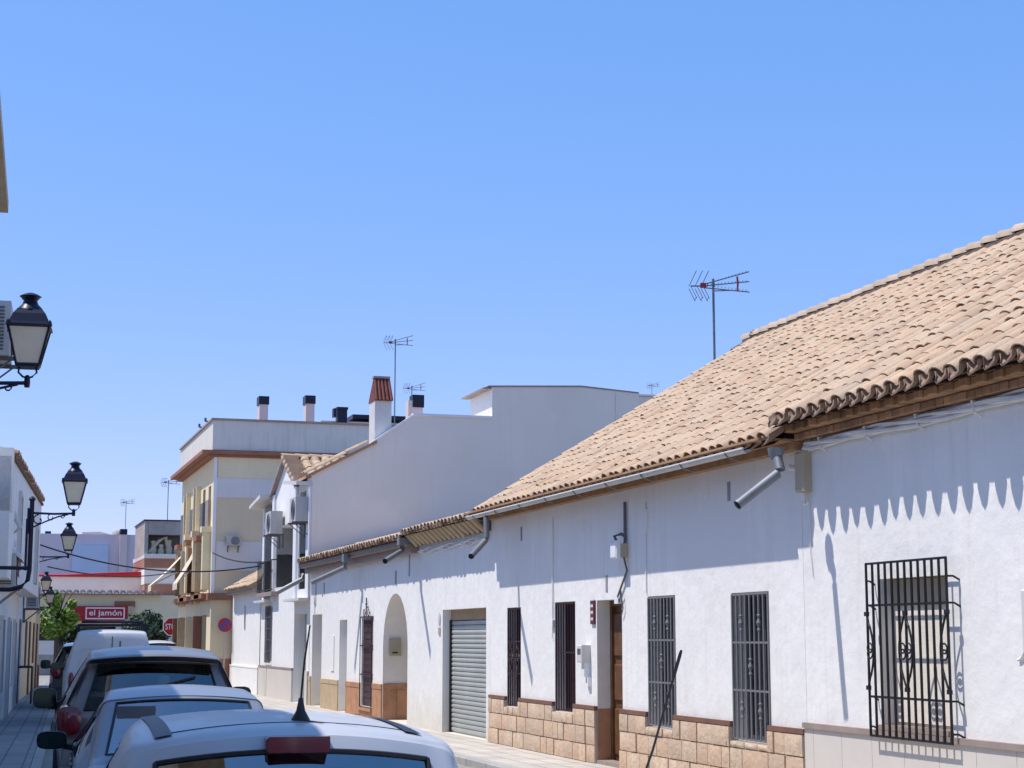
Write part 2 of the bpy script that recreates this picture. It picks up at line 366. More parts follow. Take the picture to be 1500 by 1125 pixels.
def stones(mb, mo, Y0, Y1, rows, cuts, dout=.058):
    # rows of rough cut stones; cuts: (ya, yb, zbottom) openings that start at a height
    z = 0.
    for ri, h in enumerate(rows):
        y = Y0+(.0 if ri % 2 else .0)
        while y < Y1-.02:
            w = min(random.uniform(.22, .46), Y1-y)
            if Y1-y-w < .14: w = Y1-y
            segs = [(y, y+w, z+h)]
            for ca, cb, cz in cuts:
                ns = []
                for a, b, t in segs:
                    if cz >= t or b <= ca or a >= cb: ns.append((a, b, t)); continue
                    if a < ca: ns.append((a, ca, t))
                    if b > cb: ns.append((cb, b, t))
                    if cz-z > .05: ns.append((max(a, ca), min(b, cb), cz))
                segs = ns
            for a, b, t in segs:
                if b-a < .03: continue
                e = .008; D = XW-dout-random.uniform(0, .02)
                n = 3; vs = []; fs = []
                for i in range(n+1):
                    for j in range(n+1):
                        edge = i in (0, n) or j in (0, n)
                        vs.append((D+(.013 if edge else random.uniform(-.007, .007)), a+e+(b-a-2*e)*i/n, z+e+(t-z-2*e)*j/n))
                for i in range(n):
                    for j in range(n): q = i*(n+1)+j; fs.append((q, q+1, q+n+2, q+n+1))
                m0 = len(vs); rim = [(a+e, z+e), (b-e, z+e), (b-e, t-e), (a+e, t-e)]
                vs += [(XW, *p) for p in rim]; cor = [0, n*(n+1), (n+1)*(n+1)-1, n]
                for q in range(4): fs.append((cor[q], cor[(q+1) % 4], m0+(q+1) % 4, m0+q))
                mb.add(vs, fs)
            y += w
        z += h
def slab(par, name, mat, Y0, Y1, z0, z1, d0, d1, cuts=(), label=None):
    o = None; ys = [Y0]+[c for ab in sorted(cuts) for c in ab[:2]]+[Y1]
    for i in range(0, len(ys), 2):
        if ys[i+1]-ys[i] > .01: m = MB(); m.box((XW-d1, ys[i], z0), (XW-d0, ys[i+1], z1)); o = part(par, name, m, mat, label=label)
    return o
def spout(par, pts, r=.05, name='downspout'):
    m = MB(); m.tube(pts, r, 10, cap=False); o = part(par, name, m, 'gutter', 40)
    e = MB(); p, q = V(pts[-1]), V(pts[-2]); t = (p-q).normalized(); e.tube([p-t*.02, p-t*.03], r*.96, 10); part(o, 'pipe_mouth', e, 'iron'); return o
def vent(par, px, py, w=.035, h=.11, d=.008):
    c = W(px, py); m = MB(); m.box((XW-d, c.y-w, c.z-h), (XW+.01, c.y+w, c.z+h)); o = part(par, 'vent', m, 'fan')
# ============================================================ H1: near house with the cream plinth
h1 = thing('terraced_house', 'whitewashed house with cream tiled plinth and one black bow-topped window cage, beside the stone-plinth house', 'house', (XW, 10.6, 0))
h1['label'] = 'whitewashed house with smooth cream tiled plinth and a single projecting black window cage'
Yn = 4.6; YB = 16.2
g0 = (W(1388, 950).y, W(1292, 950).y, W(1340, 1066).z, W(1340, 845).z, .20)
wl = MB(); wallmesh(wl, XW, Yn, YB-.002, 0, 3.86, [g0]); wl.poly([(XW, Yn, 0), (XW, Yn, 3.86), (12.9, Yn, 6.85), (17.6, Yn, 4.0), (17.6, Yn, 0)]); wl.quad((17.6, Yn, 0), (17.6, YB, 0), (17.6, YB, 4), (17.6, Yn, 4))
part(h1, 'wall', wl, 'plaster')
# cladding panels
pl = MB(); y = Yn
while y < YB-.05:
    w = min(.60, YB-y); pl.box((XW-.035, y+.003, 0), (XW, y+w-.003, .79)); y += w
pl.box((XW-.028, Yn, 0), (XW-.001, YB-.004, .785)); part(h1, 'plinth', pl, 'cream_tile')
cp = MB(); cp.box((XW-.06, Yn, .791), (XW+.001, YB, .845)); part(h1, 'coping', cp, 'coping')
wo = window(h1, g0[0], g0[1], g0[2], g0[3], .20, 'blind', 'reveal')
bl = MB(); bl.box((XW+.135, g0[0]+.03, g0[2]+.03), (XW+.142, g0[1]-.03, g0[3]-.251)); part(wo, 'blind', bl, 'reveal')
bx = MB(); bx.box((XW+.11, g0[0]+.03, g0[3]-.25), (XW+.19, g0[1]-.03, g0[3]-.01)); part(wo, 'blind_box', bx, 'boxbeige')
sl = MB(); sl.box((XW-.055, g0[0]-.05, g0[2]-.045), (XW+.19, g0[1]+.05, g0[2]+.002)); part(wo, 'window_sill', sl, 'coping')
ga, gb = W(1390, 950, .11).y, W(1272, 950, .11).y; gz0, gz1 = W(1276, 1077, .11).z, W(1272, 826, .11).z
gr = grille(h1, ga, gb, gz0, gz1, .11, 13, 'iron', hz=(.225, .755), r=.0145, orn=(6,), half=((0, 1), (12, -1)))
rt = MB()
for yy, s in ((ga, -1), (gb, 1)):
    for q in (.05, .225, .755, .90):
        z = gz0+(gz1-gz0)*q; rt.tube([(XW-.11, yy, z), (XW-.06, yy+s*.03, z), (XW+.03, yy+s*.035, z-.05)], .010, 5)
part(gr, 'side_bars', rt, 'iron')
# roof of both houses
SL = .612; RX, RZ = 12.93, 6.93
def roof(par, Ya, Yb, Xe, Ze, dz, verge_near=False):
    B = V((RX-Xe, 0, RZ+dz-Ze)); L = B.length; B.normalize()
    u = MB(); e = .02
    u.add([(Xe, Ya, Ze-.03), (Xe, Yb, Ze-.03), (RX, Yb, RZ+dz-.03), (RX, Ya, RZ+dz-.03), (18.1, Yb, 3.85), (18.1, Ya, 3.85)], [(0, 1, 2, 3), (3, 2, 4, 5)])
    u.add([(Xe+.02, Ya, Ze-.07), (Xe+.02, Yb, Ze-.07), (RX, Yb, RZ+dz-.09), (RX, Ya, RZ+dz-.09), (18.1, Yb, 3.75), (18.1, Ya, 3.75)], [(0, 1, 2, 3), (3, 2, 4, 5)])
    ro = part(par, 'roof', u, 'underlay')
    cv, pn = MB(), MB(); tiles(cv, pn, (Xe, Ya+.05, Ze-.03), (0, 1, 0), B, Yb-Ya-.12, L-.02, over=.115)
    part(ro, 'roof_tiles', cv, 'rooftile', 50); part(ro, 'pan_tiles', pn, 'roofpan', 50)
    rg = MB(); ridge(rg, (RX, Yb-.02, RZ+dz+.05), (0, -1, 0), Yb-Ya-.05, .14, .37)
    rg.box((RX-.10, Ya, RZ+dz-.12), (RX+.10, Yb-.03, RZ+dz+.06))
    part(ro, 'ridge_tiles', rg, 'ridgetile', 50); return ro
YE2 = 27.62
roof(h1, Yn, YB-.10, XW-.415, 3.93, .14)
cb = MB()
for k, (z, d, h) in enumerate(((3.745, .12, .075), (3.822, .27, .075))):
    y = Yn
    while y < YB-.11:
        w = min(.128, YB-.10-y); alt = .035*(int(round((y-Yn)/.128)) % 2) if k else 0.; cb.cbox((XW-d+alt-random.uniform(0, .014), y+.006, z), (XW+.1, y+w-.004, z+h-.006), .006); y += w
cb.box((XW-.105, Yn, 3.75), (XW+.1, YB-.105, 3.89)); cb.box((XW-.39, Yn, 3.899), (XW+.1, YB-.105, 3.925)); part(h1, 'brick_corbel', cb, 'brick')
# cables under the eave, a thing hung on the wall
cbm = MB(); c0 = W(1183, 652, .06); zc = 3.675
for k in range(5):
    pts = []
    for i in range(90):
        y = 16.0-11.4*i/89; t = y*2.6+k*1.9
        pts.append((XW-.05-.026*math.cos(t), y, zc+.028*math.sin(t)+.006*math.sin(y*5+k)+.008*(k-2)))
    cbm.tube(pts, .017 if k else .021, 5)
for i in range(12):
    y = 15.6-i*.95; cbm.tube([(XW-.01, y, zc-.09), (XW-.08, y, zc-.05), (XW-.09, y+.02, zc+.05), (XW-.01, y+.05, zc+.07)], .012, 5)
single('cable_bundle', 'twisted bundle of pale cables clipped under the brick eave of the cream-plinth house', 'cables', cbm, 'cable', (XW, 10, zc))
mbx = MB(); a = W(1169, 676, .10); mbx.cbox((XW-.11, a.y-.11, a.z-.32), (XW-.0, a.y+.08, a.z+.10), .02)
jb = thing('junction_box', 'beige junction box under the roof step between the two nearest houses', 'junction box', (XW, a.y, a.z))
part(jb, 'case', mbx, 'boxbeige'); q = MB(); q.tube([(XW-.07, a.y-.03, a.z-.33), (XW-.06, a.y-.03, a.z-.45), (XW-.02, a.y-.05, a.z-.43)], .025, 6); q.tube([(XW-.03, a.y+.2, a.z-.05), (XW-.12, a.y+.2, a.z-.04)], .03, 6); part(jb, 'cable_gland', q, 'cable')
q = MB(); q.tube([(XW-.02, a.y-.08, a.z+.05), (XW-.03, a.y-.10, a.z+.3), (XW-.05, a.y-.2, zc-.0)], .012, 5); q.tube([(XW-.01, a.y-.06, a.z-.45), (XW-.015, a.y-.06, a.z-.95), (XW-.01, a.y-.10, a.z-1.2)], .006, 5); part(jb, 'cable', q, 'cable')
c = W(1499, 918, .08); mm = thing('meter_box', 'cream meter box low on the wall right of the black window cage', 'meter box', (XW, c.y, c.z))
q = MB(); q.cbox((XW-.09, c.y-.35, c.z-.22), (XW, c.y+.012, c.z+.30), .012); part(mm, 'case', q, 'offwhite')
q = MB(); q.tube([(XW-.02, c.y+.02, c.z+.2)]+[(XW-.014, c.y+.04+.16*(i/8)**2, c.z+.15-.42*(1-(1-i/8)**2)) for i in range(9)], .011, 5); part(mm, 'conduit', q, 'plaster2')
# ============================================================ H2: house with the stone plinth
h2 = thing('terraced_house', 'whitewashed house with rough stone plinth, four barred windows and a recessed wooden door', 'house', (XW, 21.8, 0))
wins = [(W(763, 960).y, W(743, 960).y, .62, 2.19), (W(843, 960).y, W(813, 960).y, .64, 2.23), (W(990, 960).y, W(950, 960).y, .60, 2.23), (W(1128, 960).y, W(1073, 960).y, .57, 2.21)]
dr = (W(912, 1000).y, W(875, 1000).y, 0., 2.22, .26)
wl = MB(); wallmesh(wl, XW, YB+.002, 27.7, 0, 3.80, [(*w, .22) for w in wins]+[dr])
for yy in (27.7,): wl.poly([(XW, yy, 0), (XW, yy, 3.80), (RX, yy, RZ-.12), (17.6, yy, 4.0), (17.6, yy, 0)])
wl.quad((17.6, YB, 0), (17.6, 27.7, 0), (17.6, 27.7, 4), (17.6, YB, 4))
part(h2, 'wall', wl, 'plaster')
cuts = [(w[0], w[1], w[2]-.004) for w in wins]+[(dr[0], dr[1], -1.)]
for sa, sb in ((YB+.01, dr[0]), (dr[1], 27.69)):
    st = MB(); stones(st, None, sa, sb, (.245, .245, .23), cuts); so = part(h2, 'stone_plinth', st, 'stone', 40)
    mo = MB(); ys = sorted([sa, sb]+[c for ab in cuts[:4] for c in ab[:2] if sa < c < sb])
    for i in range(len(ys)-1):
        ym = (ys[i]+ys[i+1])/2; top = .715
        for ca, cb_, cz in cuts[:4]:
            if ca < ym < cb_: top = min(top, cz-.004)
        mo.box((XW-.034, ys[i], 0), (XW+.001, ys[i+1], top))
    part(so, 'mortar', mo, 'mortar')
slab(h2, 'plinth_cap', 'capstrip', YB+.005, 27.695, .722, .775, -.001, .05, [(w[0], w[1]) for w in wins]+[(dr[0], dr[1])])
for i, w in enumerate(wins):
    pane = ('maroonpane', 'maroonpane', 'darkpane', 'darkpane')[i]
    wo = window(h2, *w, .22, pane, 'ironmaroon' if i < 2 else 'irongrey')
    if i == 0: grille(wo, w[0]+.02, w[1]-.02, w[2]+.02, w[3]-.02, -.015, 7, 'ironmaroon', (.33, .66), .012, (1.5, 4.5))
    if i == 1: grille(wo, w[0]+.02, w[1]-.02, w[2]+.02, w[3]-.02, -.015, 9, 'ironmaroon', (.54,), .011); 
    if i > 1: grille(wo, w[0]+.02, w[1]-.02, w[2]+.02, w[3]-.02, .004, 9, 'bar', (.335, .665), 0.015, knots=[(2, .2), (2, .8), (4, .5), (6, .2), (6, .8)])
dd = MB(); X = XW+.26; dd.box((X-.02, dr[0]+.0, 0), (X+.03, dr[1], dr[3]))
for zz in ((.12, .75), (.85, 1.35), (1.45, 2.05)):
    for ya, yb in ((dr[0]+.10, (dr[0]+dr[1])/2-.05), ((dr[0]+dr[1])/2+.05, dr[1]-.10)): dd.cbox((X-.05, ya, zz[0]), (X-.015, yb, zz[1]), .02)
do = part(h2, 'door', dd, 'wood'); fr = MB()
for a in (dr[0], dr[1]-.07): fr.box((X-.07, a, 0), (X-.021, a+.07, dr[3]))
fr.box((X-.07, dr[0]+.07, dr[3]-.08), (X-.021, dr[1]-.07, dr[3])); part(do, 'door_frame', fr, 'wood')
hd = MB(); hd.tube([(X-.06, dr[0]+.25, 1.0), (X-.11, dr[0]+.25, 1.02), (X-.11, dr[0]+.25, 1.2), (X-.06, dr[0]+.25, 1.22)], .012, 6); part(do, 'handle', hd, 'ironmaroon')
jt = MB(); jt.quad((XW+.002, dr[1]-.004, 0), (XW+.2, dr[1]-.004, 0), (XW+.2, dr[1]-.004, .74), (XW+.002, dr[1]-.004, .74)); part(h2, 'doorway_tiles', jt, 'terracotta')
jt = MB(); jt.quad((XW+.002, dr[1]-.003, .744), (XW+.19, dr[1]-.003, .744), (XW+.19, dr[1]-.003, 2.21), (XW+.002, dr[1]-.003, 2.21)); part(h2, 'doorway_reveal', jt, 'reveal')
stp = MB(); stp.box((XW-.02, dr[0]+.01, .0), (XW+.2, dr[1]-.01, .05)); part(h2, 'doorstep', stp, 'coping')
r2 = roof(h2, YB-.10, YE2, XW-.38, 3.77, .0)
cb = MB(); cb.box((XW-.12, YB-.095, 3.66), (XW+.1, 27.5, 3.74)); cb.box((XW-.53, YB-.095, 3.742), (XW+.1, 27.5, 3.765)); part(h2, 'eave_corbel', cb, 'brick')  # corbel, plus a hidden board added to stop sun leaking behind the gutter
gt = MB(); yA, yB = 16.45, 27.35
for k in range(8):
    a0, a1 = PI+PI*k/8, PI+PI*(k+1)/8; r = .046; cx, cz = XW-.498, 3.688
    gt.quad((cx+r*math.cos(a0), yA, cz+r*math.sin(a0)), (cx+r*math.cos(a0), yB, cz+r*math.sin(a0)), (cx+r*math.cos(a1), yB, cz+r*math.sin(a1)), (cx+r*math.cos(a1), yA, cz+r*math.sin(a1)))
gto = part(h2, 'gutter', gt, 'gutterbelly', 40)
q = MB(); q.tube([(XW-.545, yA, 3.69), (XW-.545, yB, 3.69)], .012, 6); part(gto, 'gutter_lip', q, 'offwhite')
bk = MB(); y = 16.9
while y < 27.3:
    bk.tube([(XW-.36, y, 3.66), (XW-.39, y, 3.60), (XW-.50, y, 3.635), (XW-.54, y, 3.65), (XW-.56, y, 3.69)], .008, 5); y += 1.25
part(gto, 'gutter_bracket', bk, 'gutter')
hp = MB(); p = W(1137, 662, .50); hp.lathe([(.05, -.12), (.08, -.06), (.09, .0)], (XW-.50, p.y, 3.62), 10); part(gto, 'hopper', hp, 'gutter', 40)
spout(h2, [(XW-.50, p.y, 3.58), W(1143, 688, .50), W(1139, 694, .53), W(1080, 740, 1.0)], .050)
p = W(712, 772, .50); spout(h2, [(XW-.50, p.y, 3.62), W(713, 788, .50), W(711, 792, .52), W(690, 815, .92)], .047)
for q in ((1068, 720), (764, 782), (889, 855)): vent(h2, *q)
# fittings on the stone plinth house
c = W(907, 803, .1); ab = thing('alarm_box', 'small white and beige bell box on a conduit above the wooden door', 'alarm box', (XW, c.y, c.z))
q = MB(); q.cbox((XW-.19, c.y-.10, c.z-.14), (XW-.12, c.y+.12, c.z+.10), .02); part(ab, 'cover', q, 'white')
q = MB(); q.box((XW-.12, c.y-.08, c.z-.12), (XW, c.y+.10, c.z+.06)); part(ab, 'case', q, 'boxbeige')
q = MB(); q.tube([(XW-.10, c.y+.02, c.z+.04), (XW-.16, c.y+.02, c.z+.16), (XW-.08, c.y-.02, c.z+.19), (XW-.02, c.y-.05, c.z+.15)], .022, 6); part(ab, 'bracket', q, 'irongrey')
e = W(916, 718, .02); q = MB(); q.tube([(XW-.03, e.y, 3.5), (XW-.03, e.y, c.z+.1), (XW-.05, c.y-.05, c.z)], .022, 6); f = W(905, 880, .02); q.tube([(XW-.05, c.y-.04, c.z-.12), (XW-.03, c.y-.1, c.z-.3), (XW-.03, f.y-.02, f.z+.05)], .014, 6)
q.tube([(XW-.03, f.y-.08, f.z-.02), (XW-.05, f.y-.2, f.z+.12), (XW-.03, f.y-.22, f.z-.10), (XW-.03, f.y-.15, f.z-.2)], .010, 5); part(ab, 'conduit', q, 'irongrey')
q = MB(); q.box((XW-.05, f.y-.08, f.z-.04), (XW, f.y+.06, f.z+.04)); part(ab, 'cable_clip', q, 'white')
e = W(810, 790, .01); q = MB(); q.tube([(XW-.02, e.y, 3.5), (XW-.02, e.y, 1.95)], .014, 6); q.box((XW-.04, e.y-.05, 1.86), (XW, e.y+.05, 1.97)); q.tube([(XW-.02, e.y, 1.9), (XW-.02, e.y+.02, 1.7)], .01, 5); single('conduit', 'pale conduit running down the wall beside the maroon barred window', 'conduit', q, 'plaster2', (XW, e.y, 0))
e = W(946, 790, .01); q = MB(); q.tube([(XW-.012, e.y, 3.45), (XW-.012, e.y, 2.28)], .010, 6); q.box((XW-.03, e.y-.06, 3.05), (XW, e.y-.02, 3.35)); single('conduit', 'thin grey conduit dropping to the first window right of the wooden door', 'conduit', q, 'plaster2', (XW, e.y, 0))
c = W(868, 897, .02); pq = thing('wall_plaque', 'narrow maroon enamel plaque on the wall just left of the wooden door', 'plaque', (XW, c.y, c.z))
q = MB(); q.cbox((XW-.03, c.y-.08, c.z-.165), (XW, c.y+.08, c.z+.165), .008); part(pq, 'board', q, 'maroonsign')
q = MB()
for k in range(3): q.box((XW-.033, c.y-.05, c.z-.11+k*.09), (XW-.0305, c.y+.05, c.z-.07+k*.09))
part(pq, 'emblem', q, 'offwhite')
c = W(852, 965, .10); lb = thing('letter_box', 'grey letter box left of the wooden door, open newspaper tray beneath', 'letter box', (XW, c.y, c.z))
lb['label'] = 'small pale letter box on the wall left of the wooden door'
q = MB(); q.cbox((XW-.14, c.y-.10, c.z-.05), (XW, c.y+.10, c.z+.19), .012); part(lb, 'case', q, 'offwhite')
q = MB(); q.box((XW-.143, c.y-.07, c.z+.06), (XW-.139, c.y+.07, c.z+.14)); part(lb, 'slot', q, 'irongrey')
q = MB(); q.box((XW-.09, c.y-.08, c.z-.25), (XW, c.y+.04, c.z-.05)); q.box((XW-.05, c.y-.12, c.z-.38), (XW, c.y-.02, c.z-.25)); part(lb, 'tray', q, 'white')
# ============================================================ H3a: garage house
h3 = thing('terraced_house', 'plain white house front with a grey roller shutter, between stone-plinth and arched-door houses', 'house', (XW, 30.2, 0))
h3['label'] = 'plain white house with a grey roller garage shutter and striped tile eave'
Yg = 32.67
ghole = (W(712, 1000).y, W(648, 1000).y, 0., 2.22, .2)
wl = MB(); wallmesh(wl, XW, 27.702, Yg, 0, 3.62, [ghole]); wl.quad((15, 27.72, 0), (15, Yg, 0), (15, Yg, 5.4), (15, 27.72, 5.4)); part(h3, 'wall', wl, 'plaster')
sh = MB(); n = 24; X = XW+.17
sh.box((X+.02, ghole[0], 0), (X+.05, ghole[1], 2.0))
for i in range(n):
    z = .02+2.0*i/n; h = 2.0/n
    sh.prism([(X+.02, z), (X-.004, z+h*.15), (X-.012, z+h*.5), (X-.004, z+h*.85), (X+.02, z+h)], 'y', ghole[0]+.03, ghole[1]-.06)
so = part(h3, 'garage_shutter', sh, 'shutter', 30)
lt = MB(); lt.box((X-.01, ghole[0], 2.03), (X+.06, ghole[1], 2.22)); part(so, 'shutter_box', lt, 'lintel')
gd = MB(); gd.box((X-.04, ghole[1]-.06, 0), (X+.02, ghole[1]-.0, 2.03)); gd.box((X-.04, ghole[0]+.0, 0), (X+.02, ghole[0]+.03, 2.03)); part(so, 'guide_rail', gd, 'iron')
c = W(643, 906, .02); q = MB(); q.lathe([(.055, 0), (.06, .02), (.02, .03)], (0, 0, 0), 14, 'x', 2.1); q.v = [V((XW-p.x*1., c.y+p.y, c.z+p.z)) for p in q.v]
np_ = thing('house_plaque', 'oval ceramic house plaque beside the grey garage shutter', 'plaque', (XW, c.y, c.z)); part(np_, 'oval_tile', q, 'offwhite', 40)
q = MB(); q.box((XW-.02, c.y-.06, c.z-.30), (XW, c.y+.06, c.z-.17)); part(np_, 'lower_tile', q, 'boxbeige')
def visor(par, Ya, Yb, ze, de, m, ribs, L=3.4, wallz=3.5):
    u = MB(); u.add([(XW-de, Ya, ze-.02), (XW-de, Yb, ze-.02), (XW-de+L, Yb, ze-.02+m*L), (XW-de+L, Ya, ze-.02+m*L)], [(0, 1, 2, 3)])
    u.add([(XW-de+.03, Ya, ze-.06), (XW-de+.03, Yb, ze-.06), (XW-de+L, Yb, ze-.08+m*L), (XW-de+L, Ya, ze-.08+m*L)], [(0, 1, 2, 3)])
    u.add([(XW-de+L, Ya, ze-.02+m*L), (XW-de+L, Yb, ze-.02+m*L), (XW-de+2*L, Yb, ze-.4), (XW-de+2*L, Ya, ze-.4)], [(0, 1, 2, 3)])
    ro = part(par, 'roof', u, 'underlay'); cv, pn = MB(), MB()
    tiles(cv, pn, (XW-de, Ya+.04, ze-.04), (0, 1, 0), (1, 0, m), Yb-Ya-.1, L*math.sqrt(1+m*m)-.1)
    part(ro, 'roof_tiles', cv, 'rooftile', 50); part(ro, 'pan_tiles', pn, 'roofpan', 50)
    return ro
zA = W(645, 767, .42).z
ro = visor(h3, 27.64, Yg, zA, .42, .27, True)
rb = MB(); y = 27.75
bk = MB(); bk.box((XW-.12, 27.70, 3.50), (XW+.05, Yg, 3.80)); part(h3, 'eave_backing', bk, 'underlay')
while y < Yg-.08:
    y_ = y+random.gauss(0, .006); rb.tube([(XW-.10, y_, 3.50+random.gauss(0, .008)), (XW-.20, y_, 3.60), (XW-.34, y_, 3.75)], [.05, .06, .07], 8); y += .31
part(h3, 'eave_tile_row', rb, 'tan_tile', 50)
cbm = MB()
for k in range(3): cbm.tube([(XW-.035-.014*math.cos(y*4+k*2), 27.8+i*.12, 3.35+.03*math.sin(i*.5+k*2)+.02*k) for i, y in enumerate([27.8+i*.12 for i in range(41)])], .012, 5)
single('cable_bundle', 'loose white cables strung under the striped tile eave of the garage house', 'cables', cbm, 'cable', (XW, 30, 3.3))
q = MB(); c = W(589, 797, .36); q.box((XW-.44, c.y-.09, c.z-.02), (XW-.29, c.y+.09, c.z+.12)); part(h3, 'hopper', q, 'gutter')
spout(h3, [W(589, 795, .36), W(589, 807, .36), W(564, 822, .85)], .055)
for q in ((600, 828),): vent(h3, *q, .05, .22)
# ============================================================ H3b: house with the arched doorway
h4 = thing('terraced_house', 'long low white house with an arched doorway, brown shuttered window and terracotta plinth', 'house', (XW, 38.5, 0))
Yh = 44.3
arch = (W(597, 960).y, W(561, 960).y, 0., 2.62, 1.3, 1.0)
bw = (W(546, 960).y, W(530, 960).y, .22, 2.14, .1)
d1 = (W(508, 960).y, W(497, 960).y, 0., 2.13, .25)
d2 = (W(471, 960).y, W(457, 960).y, 0., 2.30, .5)
wl = MB(); wallmesh(wl, XW, Yg+.002, Yh, 0, 3.56, [arch, bw, d1, d2]); part(h4, 'wall', wl, 'plaster')
ad = MB(); ad.box((XW+1.25, arch[0]-.1, 0), (XW+1.3, arch[1]+.1, 2.7)); part(h4, 'inner_door', ad, 'wood')
q = MB(); yy = arch[1]-.004; q.quad((XW+.02, yy, .76), (XW+1.2, yy, .76), (XW+1.2, yy, 1.98), (XW+.02, yy, 1.98)); part(h4, 'porch_reveal', q, 'reveal')
q = MB(); yy = arch[1]-.006
for i in range(4): q.box((XW+.006+i*.3, yy-.02, .0), (XW+.30+i*.3, yy, .62)); q.box((XW+.006+i*.3, yy-.024, .625), (XW+.30+i*.3, yy, .75))
part(h4, 'porch_tiles', q, 'terracotta')
c = atY(578, 948, yy); q = MB(); q.cbox((c.x-.13, yy-.05, c.z-.18), (c.x+.13, yy, c.z+.18), .01); ib = single('letter_box', 'beige letter box set on the side wall inside the arched doorway', 'letter box', q, 'boxbeige', (c.x, yy, c.z))
q = MB(); q.box((c.x-.06, yy-.055, c.z-.13), (c.x+.06, yy-.051, c.z-.10)); o = q.build('slot', 'iron', (c.x, yy, c.z)); o.parent = ib
q = MB(); q.box((XW+.04, bw[0], bw[2]), (XW+.09, bw[1], bw[3])); 
for i in range(13): q.box((XW+.03, bw[0]+.04, bw[2]+.05+i*.142), (XW+.041, bw[1]-.04, bw[2]+.16+i*.142))
wo = part(h4, 'window', q, 'maroonpane')
q = MB(); X = XW-.035; y0, y1, z0, z1 = bw[0]-.03, bw[1]+.03, bw[2]-.02, bw[3]+.03
for yy in (y0, y1): q.tube([(X, yy, z0), (X, yy, z1)], .010, 5)
for zz in (z0, z0+(z1-z0)*.36, z0+(z1-z0)*.68, z1): q.box((X-.01, y0-.02, zz-.012), (XW+.0, y1+.02, zz+.012))
q.tube([(X, (y0+y1)/2, z1), (X, (y0+y1)/2, z1+.42)], .014, 5); q.tube([(X, (y0+y1)/2-.1, z1+.28), (X, (y0+y1)/2+.1, z1+.28)], .011, 5)
for k in range(4): q.tube([(X, y0+.12+k*.19+.07*math.cos(t), z1-.12+.07*math.sin(t)) for t in [i*PI/5 for i in range(11)]], .010, 5)
for s in (-1, 1): q.tube([(X, (y0+y1)/2+s*.22+.08*math.cos(t), z1+.09+.08*math.sin(t)) for t in [i*PI/5 for i in range(11)]], .009, 5)
part(wo, 'window_grille', q, 'ironmaroon')
q = MB(); q.box((XW-.07, bw[0]-.1, bw[2]-.09), (XW, bw[1]+.1, bw[2]-.025)); part(wo, 'window_sill', q, 'terracotta')
for dh, mat in ((d1, 'creamgrey'), (d2, 'woodlight')):
    q = MB(); q.box((XW+dh[4]-.03, dh[0], 0), (XW+dh[4]+.03, dh[1], dh[3])); part(h4, 'door', q, mat)
def tilerow(par, name, mat, Ya, Yb, z0, z1, w, d=.03, cap=True):
    q = MB(); y = Ya
    while y < Yb-.02:
        ww = min(w*random.uniform(.8, 1.1), Yb-y); q.cbox((XW-d, y+.005, z0), (XW, y+ww-.005, z1-.12), .006); q.cbox((XW-d-.008, y+.005, z1-.115), (XW, y+ww-.005, z1), .006); y += ww
    return part(par, name, q, mat)
tilerow(h4, 'terracotta_plinth', 'terracotta', arch[1]+.02, bw[0]-.08, 0, .74, .42); tilerow(h4, 'terracotta_plinth', 'terracotta', bw[0]-.08, bw[1]+.08, 0, .17, .42)
tilerow(h4, 'terracotta_plinth', 'terracotta', bw[1]+.08, d1[0]-.02, 0, .72, .5); tilerow(h4, 'terracotta_plinth', 'terracotta', Yg+.9, arch[0]-.02, 0, .70, .4)
tilerow(h4, 'tan_plinth', 'tan_tile', d1[1]+.03, d2[0]-.03, 0, .72, 1.15); tilerow(h4, 'tan_plinth', 'tan_tile', d2[1]+.03, Yh-.02, 0, .74, .5)
zB = W(508, 805, .42).z
visor(h4, Yg+.02, Yh-.05, zB, .40, .27, False)
cb = MB(); cb.box((XW-.30, Yg+.02, 3.50), (XW+.05, Yh-.02, zB-.11)); cb.box((XW-.16, Yg+.02, 3.36), (XW+.05, Yh-.02, 3.497)); part(h4, 'eave_corbel', cb, 'coping')
q = MB(); q.box((XW-.33, Yg+.02, zB-.17), (XW-.301, Yh-.02, zB-.02)); part(h4, 'eave_board', q, 'wood')  # dark band put in for the shade under the tile overhang
q = MB(); c = W(507, 822, .36); q.box((XW-.44, c.y-.10, c.z-.02), (XW-.29, c.y+.10, c.z+.16)); part(h4, 'hopper', q, 'gutter')
spout(h4, [W(507, 819, .36), W(506, 831, .36), W(458, 853, .95)], .06)
for q in ((580, 846), (475, 862)): vent(h4, *q, .06, .14)
vent(h4, 463, 868, .05, .35)
q = MB(); e = W(487, 957, .01); q.box((XW-.02, e.y-.18, e.z-.42), (XW-.001, e.y+.18, e.z+.42)); part(h4, 'blind_panel', q, 'plaster2')
# ============================================================ H4: two storey house with the gabled front
h5 = thing('townhouse', 'two-storey white townhouse with gabled front and huge blank side wall over the low roofs', 'house', (XW, 48.4, 0))
Y5, YE = 44.35, 52.5
P = [(XW, 0), (XW, 5.70), (8.15, 5.95), (9.75, 6.80), (10.72, 7.46), (10.95, 7.62), (13.12, 7.66), (13.12, 8.52), (15.70, 8.63), (17.42, 8.52), (17.42, 0)]
sw = MB(); sw.poly([(x, Y5, z) for x, z in P]); part(h5, 'side_wall', sw, 'sidewall')
q = MB(); q.box((17.42, Y5+.6, 0), (19.2, Y5+5, 8.52)); q.box((17.42, Y5+.55, 8.53), (19.2, Y5+5, 8.58)); part(h5, 'rear_block', q, 'sidewall')
q = MB(); q.box((16.72, Y5-.03, 0), (16.76, Y5-.002, 8.5)); part(h5, 'drain_pipe', q, 'sidewall')
